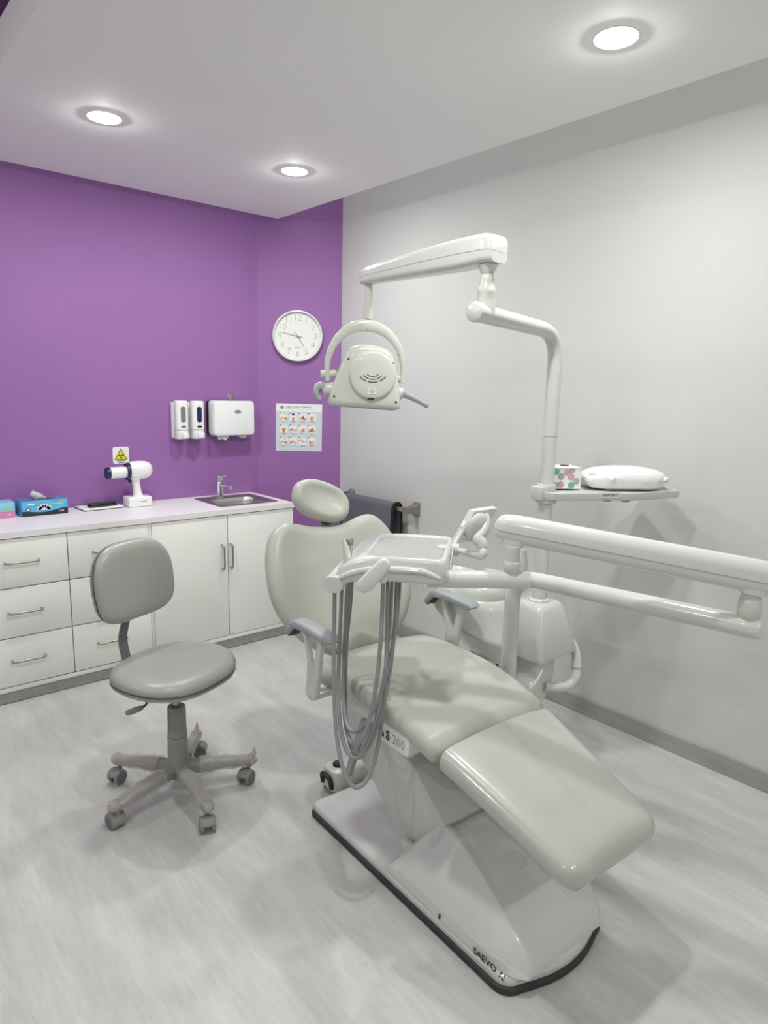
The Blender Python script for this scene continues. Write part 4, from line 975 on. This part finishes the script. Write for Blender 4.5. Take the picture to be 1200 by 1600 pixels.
def lowz(h_): return .046*h_/.095-.0008
lb_('beam_lower_shell', MB().loft([gsec(s, w_*.985, .004+(.006 if s < 0 else 0), lowz(h_), 'l') for s, w_, h_, q in SS]), 'plastic', bmU, 50)
lb_('beam_seam', MB().loft([[G1+gd*s+gs*x_+gu*z_ for x_, z_ in ((w_*.502, lowz(h_)-.0002), (w_*.502, lowz(h_)+.001), (-w_*.502, lowz(h_)+.001), (-w_*.502, lowz(h_)-.0002))] for s, w_, h_, q in SS[1:-1]]), 'plastic_grey', bmU, 0)
lb_('beam_groove', MB().tube([G1+gd*(.0+.34*i/12)+gs*(-.0455+.012*i/12)+gu*(.030-.020*(i/12)**1.4) for i in range(13)], .0022, 6), 'plastic_grey', bmU)
lb_('beam_socket', MB().lathe([(.020, -.016), (.025, -.006), (.032, .008)], G1, n=24), 'plastic', bmU)
# head frame: r to the right of the photo, u up, b towards the viewer
hyaw = YAW-math.radians(4)
LR = V((math.cos(hyaw), -math.sin(hyaw), 0)); LBk = V((-math.sin(hyaw), -math.cos(hyaw), 0)); LU = V((0, 0, 1))
LC = V((G0.x, G0.y, at(574, 585, 2.46).z)); SCL = 2.46/FPX
def lp_(dx, dy, b=0): return LC+LR*(dx*SCL)-LU*(dy*SCL)+LBk*b      # offsets in photo pixels from (574, 585)
stem = lb_('lamp_stem', MB().cyl(lp_(1, -86), lp_(1, -112), .0175, n=20).cyl(lp_(1, -112), lp_(1, -139), .0145, n=20), 'plastic_ivory')
# yoke arc
ya_ = []
N = 30
for i in range(N+1):
    a = math.radians(-12+204*i/N)                 # right end over the top to the left end
    f = abs(i/N-.5)*2
    wd = lerp(11.5, 5.0, f**.9)
    ro, ri = 62+wd*.55, 62-wd*.9
    cx_, cy_ = -2, -8
    k = 1.14
    def pt(r, b): return lp_(cx_+r*math.cos(a), cy_-r*k*math.sin(a) if math.sin(a) > 0 else cy_-r*math.sin(a)*1.5, b)
    ya_.append([pt(ro, -.016), pt(ro, .010), pt(ro-1.5, .014), pt(ri+1.5, .014), pt(ri, .010), pt(ri, -.016)])
yoke = lb_('yoke', MB().loft(ya_), 'plastic_ivory', smooth=50)
for q in ((0, -69), (-49, -40), (50, -32)): lb_('yoke_screw', MB().lathe([(.0028, 0), (.0028, .0012), (.0, .0012)], lp_(*q, .0135), LBk, 10, False), 'bracket_metal', yoke)
# lamp housing: rounded trapezoid lofted front to back
hsil = [(-62, 46), (-61, 40), (-55, 20), (-46, -4), (-38, -26), (-33, -36), (-25, -42), (-12, -46), (4, -46), (20, -44), (33, -39), (42, -30), (46, -16), (50, 6), (54, 30), (55, 46), (54, 53), (48, 55), (20, 53), (-20, 51), (-56, 49.5)]
hs_ = hsil
def hring(k, b, sc=1, dy=0): f = 1-k/58; return [lp_(a*f, 4+(c-4)*f+dy, b) for a, c in hs_]
head = lb_('lamp_head', MB().loft([hring(14, -.075), hring(4, -.072), hring(0, -.055), hring(0, .018), hring(1.5, .030), hring(5, .038), hring(10, .041)]), 'plastic_ivory', smooth=55)
cvr = lb_('back_cover', MB().loft([[lp_(9+r*math.cos(a), 1+r*math.sin(a)*(1.02), b) for a in [2*PI*i/48 for i in range(48)]] for r, b in ((36.5, .036), (36.5, .048), (35.5, .052), (33, .054), (20, .0555), (4, .056))]), 'plastic_ivory', head, 50)
for j, (r, a0, a1) in enumerate(((9.5, 25, 155), (15, 22, 158), (21, 20, 160))):
    n_seg = 3
    for k in range(n_seg):
        s0, s1 = lerp(a0, a1, k/n_seg)+4, lerp(a0, a1, (k+1)/n_seg)-4
        L = [lp_(9+r*1.05*math.cos(math.radians(a)), -4+r*.75*math.sin(math.radians(a)), .0562) for a in [lerp(s0, s1, i/6) for i in range(7)]]
        lb_('vent_slot', MB().tube(L, .0016, 6), 'black', cvr)
lb_('rating_label', MB().prism(rrect(.032, .020, .001, 2), lp_(8, 25.5, .0556), LR, LU, LBk*.0008), 'box_print', cvr)
lb_('label_print', MB().prism(rrect(.022, .002, .0005, 1, 0, .005), lp_(8, 25.5, .0565), LR, LU, LBk*.0003).prism(rrect(.026, .002, .0005, 1, 0, 0), lp_(8, 25.5, .0565), LR, LU, LBk*.0003).prism(rrect(.018, .002, .0005, 1, 0, -.005), lp_(8, 25.5, .0565), LR, LU, LBk*.0003), 'ink', cvr, 0)
lb_('switch', MB().prism(rrect(.024, .0065, .003), lp_(7, 37.5, .050), LR, LU, LBk*.003), 'black', cvr)
for q in ((-29, -23), (40, -18), (-51, 35), (47, 42)): lb_('head_screw', MB().lathe([(.0042, 0), (.0042, .0012), (.0, .0012)], lp_(*q, .0405), LBk, 12, False), 'black', head)
lb_('front_lens', MB().loft([hring(8, -.076), hring(10, -.080), hring(16, -.081)]), 'clear', head)
lb_('lower_lip', MB().tube([lp_(-58, 48.5, .0), lp_(-20, 51, .0), (lp_(46, 54.5, .0))], .0034, 8), 'plastic_grey', head)
for sx_, a, b in ((-1, (-73, 1), (-47, -1)), (1, (61, 6), (44, 4))):
    lb_('pivot', MB().cyl(lp_(*a, -.004), lp_(*b, -.004), .0145, n=20, bev=.003), 'plastic_ivory', yoke)
lb_('handle_socket', MB().cyl(lp_(-69, 24, -.004), lp_(-50, 24, -.004), .0255, .026, n=24, bev=.002), 'plastic_ivory', head)
lb_('handle_socket', MB().cyl(lp_(59, 28, -.004), lp_(46, 27, -.004), .0235, .024, n=24, bev=.002), 'plastic_ivory', head)
gr = spline([lp_(58, 27, -.004), lp_(70, 32, .0), lp_(85, 39, .006), lp_(101, 47, .012)], 5)
lb_('grip_handle', MB().tube(gr, [.0165, .016, .0155, .015, .0142, .0135, .013, .0125, .012, .0115, .011, .011, .011, .0115, .012, .0095], 14), 'plastic_grey', head)
gl_ = spline([lp_(-68, 22, 0), lp_(-76, 20, .012), lp_(-80, 28, .022), lp_(-76, 38, .026), lp_(-71, 41, .028)], 4)
lb_('grip_handle', MB().tube(gl_, [.0215, .021, .019, .017, .015, .014, .013, .012, .0115, .011, .0105, .010, .010, .010, .010, .010, .008][:len(gl_)], 14), 'plastic_grey', head)

# ------------------------------------------------------------------ accessory shelf on the pole
ZSH = 1.150
SO = V((PBX, PBY, 0))
shelf = thing('pole_shelf', 'light grey plastic shelf clamped to the lamp pole', 'shelf', (PBX, PBY, ZSH))
qB, qC = onz(985, 783, ZSH-.029), onz(1062, 778, ZSH-.029)
shp = [V((a.x, a.y)) for a in (SO+V((-.030, .035, 0)), SO+V((-.046, -.005, 0)), SO+V((-.030, -.055, 0)), SO.lerp(qB, .55)+V((-.028, -.012, 0)), qB+(SO-qB)*.10+V((-.006, -.002, 0)), qB+V((.012, -.004, 0)), qC+V((-.006, 0, 0)), qC+V((.006, .012, 0)), qC+V((.095, .215, 0)), qC+V((.080, .235, 0)), SO+V((.11, .075, 0)), SO+V((.02, .062, 0)))]
shp = [(p.x, p.y) for p in shp]
def sp_(a, b, z): return V((a, b, z))
def sring(k, z): return [sp_(a, b, z) for a, b in inset(shp, k)]
sb = build('board', MB().loft([sring(.012, ZSH-.030), sring(.003, ZSH-.026), sring(0, ZSH-.012), sring(0, ZSH-.001), sring(.002, ZSH+.001), sring(.006, ZSH+.001), sring(.010, ZSH-.005), sring(.014, ZSH-.006)]), 'plastic_matte', shelf, 35)
build('clamp', MB().cyl((PBX, PBY, ZSH-.045), (PBX, PBY, ZSH-.012), .040, n=28, bev=.003).box((PBX-.062, PBY-.022, ZSH-.030), (PBX-.020, PBY+.026, ZSH+.020), .004).cyl((PBX, PBY, ZSH+.0), (PBX, PBY, ZSH+.026), .034, n=28, bev=.002), 'plastic_matte', shelf)
build('clamp_slot', MB().box((-.016, -.001, -.005), (.016, .003, .005), .002, frame(SO+V((0, 0, ZSH-.030))-RT*.0-FW*.0405, RT, V((0, 0, 1))) @ Matrix.Rotation(PI/2, 4, 'X')), 'plastic_grey', shelf)
for f in (.35, .7, .92): q = SO.lerp(qB, f)+V((.03, .01, 0)); build('rubber_foot', MB().cyl((q.x, q.y, ZSH-.036), (q.x, q.y, ZSH-.029), .014, n=14), 'plastic_grey', shelf)
# name on the front edge
eA, eB = V((*shp[3], 0)), V((*shp[4], 0)); ed = (eB-eA).normalized(); en = ed.cross(V((0, 0, 1))); en = en if en.dot(FW) < 0 else -en
lc = eA.lerp(eB, .62)+V((0, 0, ZSH-.0075))+en*.001
build('name_plate', MB().prism(rrect(.080, .020, .003), lc-en*.0007-V((0, 0, .0015)), ed, V((0, 0, 1)), en*.0006), 'plastic_ivory', shelf)
letters('name_print', [('GNATUS', .0125, lc-ed*.006, ed, V((0, 0, 1)), 'CENTER', .0003)], 'logo_blue', shelf)
build('name_mark', MB().prism([(-.003, .003), (0, .006), (.004, .005), (.005, .001), (.001, -.005), (0, -.001)], lc+ed*.026, ed, V((0, 0, 1)), en*.0004), 'logo_gold', shelf, 0)
# tissue box with hexagons
tb = thing('tissue_box', 'white tissue box with pink, teal and grey hexagons on the pole shelf', 'box', SO+V((.06, -.04, ZSH)))
bA = onz(861, 766, ZSH-.005); 
bu = ed; bw = V((-bu.y, bu.x, 0)); bw = bw if bw.dot(FW) > 0 else -bw
fa0 = onz(861, 766, ZSH-.0045); fb0 = fa0+bu*.118
bz = ZSH+.0012; bh = .078
def tbp(a, b, z): return fa0+bu*a+bw*b+V((0, 0, z))
fa0 = V((fa0.x, fa0.y, bz)); BWd = .115
build('carton', MB().loft([[tbp(a, b, z) for a, b in ((0, 0), (BWd, 0), (BWd, .115), (0, .115))] for z in (0, bh)]), 'paper', tb, 0)
build('lid_flap', MB().loft([[tbp(a, b, z) for a, b in ((-.002, -.002), (BWd+.002, -.002), (BWd+.002, .117), (-.002, .117))] for z in (bh, bh+.002)]), 'paper', tb, 0)
cells = [(.016, .066, 'hex_teal'), (.036, .047, 'hex_grey'), (.058, .062, 'hex_pink'), (.036, .016, 'hex_pink'), (.076, .045, 'hex_pink'), (.078, .014, 'hex_teal'), (.098, .029, 'hex_grey'), (.078, .072, 'hex_grey'), (.016, .013, 'hex_grey'), (.098, .064, 'paper')]
def hexpoly(cx, cy, r):
    pts = [(cx+r*math.cos(math.radians(30+60*i)), cy+r*math.sin(math.radians(30+60*i))) for i in range(6)]
    return [(min(max(a, .001), BWd-.001), min(max(b, .001), bh-.001)) for a, b in pts]
for cx, cy, m in cells: build('hexagon_print', MB().prism(hexpoly(cx, cy, .0142), tbp(0, 0, 0), bu, V((0, 0, 1)), -bw*.0005), m, tb, 0)
for cx, cy, m in ((.02, .064, 'hex_pink'), (.02, .030, 'hex_teal'), (.05, .048, 'hex_grey'), (.08, .064, 'hex_pink'), (.085, .02, 'hex_grey')):
    build('hexagon_print', MB().prism([(min(max(a, .001), .114), b) for a, b in hexpoly(cx, cy, .0125)], tbp(BWd, 0, 0), bw, V((0, 0, 1)), bu*.0005), m, tb, 0)
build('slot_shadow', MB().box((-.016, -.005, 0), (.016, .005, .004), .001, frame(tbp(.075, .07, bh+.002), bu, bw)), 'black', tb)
# plastic bag of folded gowns
g0 = onz(905, 771, ZSH-.0045); gc = qC+V((0, .08, ZSH-.0045-qC.z))
bag = thing('wrapped_package', 'plump clear plastic package of white disposables lying on the pole shelf', 'package', gc)
def bagring(h, kx, ky, n=40, rr=0):
    P = []
    for i in range(n):
        a = 2*PI*i/n; ex = .62
        x = .165*kx*math.copysign(abs(math.cos(a))**ex, math.cos(a)); y = .095*ky*math.copysign(abs(math.sin(a))**ex, math.sin(a))
        wob = 1+.025*math.sin(5*a+h*70)+.02*math.sin(9*a+h*40)
        zz = h*(1-.18*max(0, -x/.165)**2-.10*max(0, x/.165)**3)
        P.append(gc+bgu*(x*wob)+bgv*(y*wob)+V((0, 0, max(.0005, zz))))
    return P
bgu = RT.copy(); bgu.z = 0; bgu.normalize(); bgu = (bgu*.8+ed*.6).normalized(); bgv = V((-bgu.y, bgu.x, 0)); bgv = bgv if bgv.dot(FW) > 0 else -bgv
gc = onz(984, 768, ZSH-.0045)+bgv*.085; gc.z = ZSH+.0012
build('bag', MB().loft([bagring(h, a, a) for h, a in ((.0, .80), (.006, .90), (.02, .97), (.038, 1.0), (.055, .97), (.068, .88), (.077, .70), (.081, .45), (.083, .18))]).jit(.0012), 'bag', bag, 80)
for q, r_ in (((958, 749), .016), (1043, 751) and ((1041, 750), .015)):
    c_ = onp(*q, gc-bgv*.098, bgv); build('folded_flap', MB().ball(c_, r_, (1.15, .55, .75), 10).jit(.001), 'bag', bag, 80)
lcx = onp(925, 741, gc-bgv*.088-bgu*.05, bgv)
for s_ in (-1, 1): build('printed_bow', MB().tube([lcx, lcx+bgu*(.011*s_)+V((0, 0, .006)), lcx+bgu*(.013*s_), lcx+bgu*(.011*s_)-V((0, 0, .006)), lcx], .0011, 5), 'ink', bag)

# ------------------------------------------------------------------ stool
SX, SY = .938, 2.225
stool = thing('swivel_stool', 'grey vinyl swivel stool on a five star castor base wrapped in clear film', 'stool', (SX, SY, 0))
def sb_(name, mb, m, parent=stool, smooth=45, label=None): return build(name, mb, m, parent, smooth, label=label)
SF = V((.375, -.927, 0)).normalized(); SR = V((-SF.y, SF.x, 0))*-1      # forward, and to the sitter's side
SR = V((.927, .375, 0))
sb_('column_base', MB().lathe([(.030, .070), (.040, .075), (.041, .085), (.0385, .090), (.036, .21), (.036, .235)], (SX, SY, 0), n=32), 'stool_plastic')
sb_('column_sleeve', MB().lathe([(.0345, .236), (.0345, .255), (.0335, .256), (.0325, .345), (.030, .350), (.016, .350)], (SX, SY, 0), n=32), 'stool_plastic')
sb_('gas_piston', MB().cyl((SX, SY, .33), (SX, SY, .446), .014, n=20), 'steel')
sb_('under_plate', MB().box((-.075, -.09, .443), (.075, .09, .465), .004, Matrix.Translation((SX, SY, 0)) @ Matrix.Rotation(math.atan2(SF.y, SF.x)+PI/2, 4, 'Z')), 'stool_bar')
def seat_pts(k):
    P = []
    for i in range(56):
        a = 2*PI*i/56; e = .80
        x = .222*math.copysign(abs(math.cos(a))**e, math.cos(a)); y = .188*math.copysign(abs(math.sin(a))**e, math.sin(a))
        P.append((x*(1.0-.06*(y < 0)*abs(y)/.212), y))
    return inset(P, k)
ST = V((SX, SY, .036))-SF*.004
def srg(k, z, curve=1):
    out = []
    for a, b in seat_pts(k):
        zz = z-curve*.022*max(0, b/.212)**2.2
        out.append(ST+SR*a+SF*b+V((0, 0, zz)))
    return out
sb_('seat_pan', MB().loft([srg(.03, .430), srg(.008, .433), srg(.0, .440), srg(.001, .447)]), 'stool_edge')
sb_('seat_piping', MB().loft([srg(.002, .4475), srg(-.001, .4485), srg(-.001, .4505), srg(.004, .452)]), 'stool_bar')
R_ = [srg(.004, .4515), srg(.0, .456), srg(-.002, .464), srg(.004, .476), srg(.016, .485), srg(.035, .490), srg(.07, .492)]
b7 = [(a, b) for a, b in seat_pts(.07)]
for s_ in (.7, .4, .12, .01): R_.append([ST+SR*(a*s_)+SF*(b*s_)+V((0, 0, .492+.002*(1-s_)-.022*max(0, b*s_/.212)**2.2)) for a, b in b7])
sb_('seat_cushion', MB().loft(R_), 'stool_vinyl', smooth=70)
# backrest on a flat curved bar
bcn = V((SX, SY, 0))-SF*.250; tl = math.radians(8)
bn = (SF*math.cos(tl)+V((0, 0, 1))*math.sin(tl)).normalized(); bu_ = (V((0, 0, 1))*math.cos(tl)-SF*math.sin(tl)).normalized()
BC = bcn+V((.030, -.022, .785))
ol = []
for i in range(64):
    a = 2*PI*i/64; c_, s_ = math.cos(a), math.sin(a); e_ = .62 if s_ > 0 else .50
    ol.append(((.178 if s_ <= 0 else .180)*math.copysign(abs(c_)**e_, c_), (.152 if s_ > 0 else .138)*math.copysign(abs(s_)**(e_+.12), s_)))
ol = [(a*(1-.05*max(0, b/.15)), b) for a, b in ol]
def bcurve(a): return .018*(a/.18)**2
def brg(k, h): return [BC+SR*a+bu_*b+bn*(h+bcurve(a)) for a, b in inset(ol, k)]
sb_('back_shell', MB().loft([brg(.03, -.040), brg(.010, -.034), brg(.002, -.022), brg(.0, -.012)]), 'stool_edge')
sb_('back_piping', MB().loft([brg(.001, -.0125), brg(-.001, -.011), brg(-.001, -.009), brg(.003, -.008)]), 'stool_bar')
R_ = [brg(.003, -.0085), brg(-.001, -.003), brg(-.001, .006), brg(.006, .017), brg(.018, .024), brg(.036, .027)]
b7 = inset(ol, .036)
for s_ in (.75, .45, .15, .01): R_.append([BC+SR*(a*s_)+bu_*(b*s_)+bn*(.027+bcurve(a*s_)) for a, b in b7])
sb_('back_cushion', MB().loft(R_), 'stool_vinyl', smooth=70)
bar = spline([BC-bn*.052-bu_*.04, BC-bn*.052-bu_*.12, bcn-SF*.012+V((0, 0, .56)), bcn+SF*.010+V((0, 0, .47)), bcn+SF*.060+V((0, 0, .444)), V((SX, SY, .440))-SF*.08], 6)
R_ = []
for i, p in enumerate(bar):
    d = (bar[min(i+1, len(bar)-1)]-bar[max(i-1, 0)]).normalized(); nn = SR.cross(d)
    R_.append([p+SR*a+nn*b for a, b in rrect(.040, .008, .003, 2)])
sb_('back_bar', MB().loft(R_), 'stool_bar')
# height lever
lv = spline([V((SX, SY, .440))-SR*.03-SF*.02, at(234, 1090, 2.47), at(228, 1101, 2.45), at(220, 1107, 2.43)], 5)
sb_('height_lever', MB().tube(lv, .0045, 8), 'stool_bar')
pdv = spline([at(224, 1105, 2.435), at(213, 1109, 2.425), at(202, 1113, 2.415), at(196, 1114, 2.41)], 4)
sb_('lever_paddle', MB().tube(pdv, [.006, .008, .010, .011, .0115, .0115, .011, .011, .0105, .010, .009, .008, .005][:len(pdv)], 10, sx=.8), 'stool_plastic')
# five legs, film, castors
swiv = [250, 205, 330, 200, 100]
for k in range(5):
    a = math.radians(-90-3+72*k); d = V((math.cos(a), math.sin(a), 0)); q = V((-d.y, d.x, 0))
    def lsec(r, w_, h_, z): return [V((SX, SY, 0))+d*r+q*x_+V((0, 0, z+y_)) for x_, y_ in rrect(w_, h_, min(w_, h_)*.35, 4)]
    L = [(.030, .052, .050, .102), (.09, .047, .044, .101), (.16, .041, .036, .097), (.22, .037, .030, .090), (.252, .035, .028, .085), (.266, .026, .020, .083)]
    leg = sb_('star_leg', MB().loft([lsec(*x) for x in L]), 'stool_plastic')
    R_ = []
    for i in range(14):
        r = .075+(.275-.075)*i/13; w_ = interp([(l[0], l[1]) for l in L], r)+.010+random.uniform(-.003, .004); h_ = interp([(l[0], l[2]) for l in L], r)+.010+random.uniform(-.003, .004); z = interp([(l[0], l[3]) for l in L], r)
        R_.append(lsec(r, w_, h_, z))
    sb_('protective_film', MB().loft(R_, False, False).jit(.0018), 'wrap', leg, 80)
    ex = V((SX, SY, 0))+d*.268+V((0, 0, .088))
    sb_('film_bunch', MB().ball(ex, .023, (1, 1, .85), 8).jit(.004), 'wrap_knot', leg, 80)
    if k in (2, 1): sb_('film_twist', MB().tube([ex+V((0, 0, .008)), ex+d*.012+V((0, 0, .030)), ex+d*.016+V((0, 0, .048))], [.016, .008, .002], 8).jit(.002), 'wrap_knot', leg, 80)
    # castor
    cpos = V((SX, SY, 0))+d*.258; b_ = math.radians(swiv[k]); f_ = V((math.cos(b_), math.sin(b_), 0)); s_ = V((-f_.y, f_.x, 0))
    wc = cpos+f_*.016+V((0, 0, .0265))
    cst = sb_('castor', MB().cyl(cpos+V((0, 0, .045)), cpos+V((0, 0, .075)), .008, n=12).prism([(.031*math.cos(math.radians(t_)), .031*math.sin(math.radians(t_))) for t_ in range(15, 200, 15)]+[(.0, .0)], wc-s_*.010, f_, V((0, 0, 1)), s_*.020), 'stool_plastic', label='grey twin wheel castor')
    for sd in (-1, 1):
        wl = sb_('wheel', MB().cyl(wc+s_*(.0125*sd), wc+s_*(.0265*sd), .0262, n=24, bev=.003), 'stool_plastic', cst)
        sb_('hood', MB().loft([[wc+s_*(o_2*sd)+f_*(r_*math.cos(math.radians(t_)))+V((0, 0, r_*math.sin(math.radians(t_)))) for t_ in range(20, 215, 15)]+[wc+s_*(o_2*sd)+f_*((r_-.004)*math.cos(math.radians(t_)))+V((0, 0, (r_-.004)*math.sin(math.radians(t_)))) for t_ in range(205, 15, -15)] for o_2, r_ in ((.010, .0305), (.021, .0305), (.024, .029))]), 'stool_plastic', cst)
        sb_('tread', MB().cyl(wc+s_*(.0265*sd-.002*sd), wc+s_*(.0270*sd), .0225, n=20), 'stool_bar', cst)
sb_('hub_cap', MB().lathe([(.016, .060), (.018, .066), (.018, .076), (.0, .076)], (SX, SY, 0), n=16), 'black')
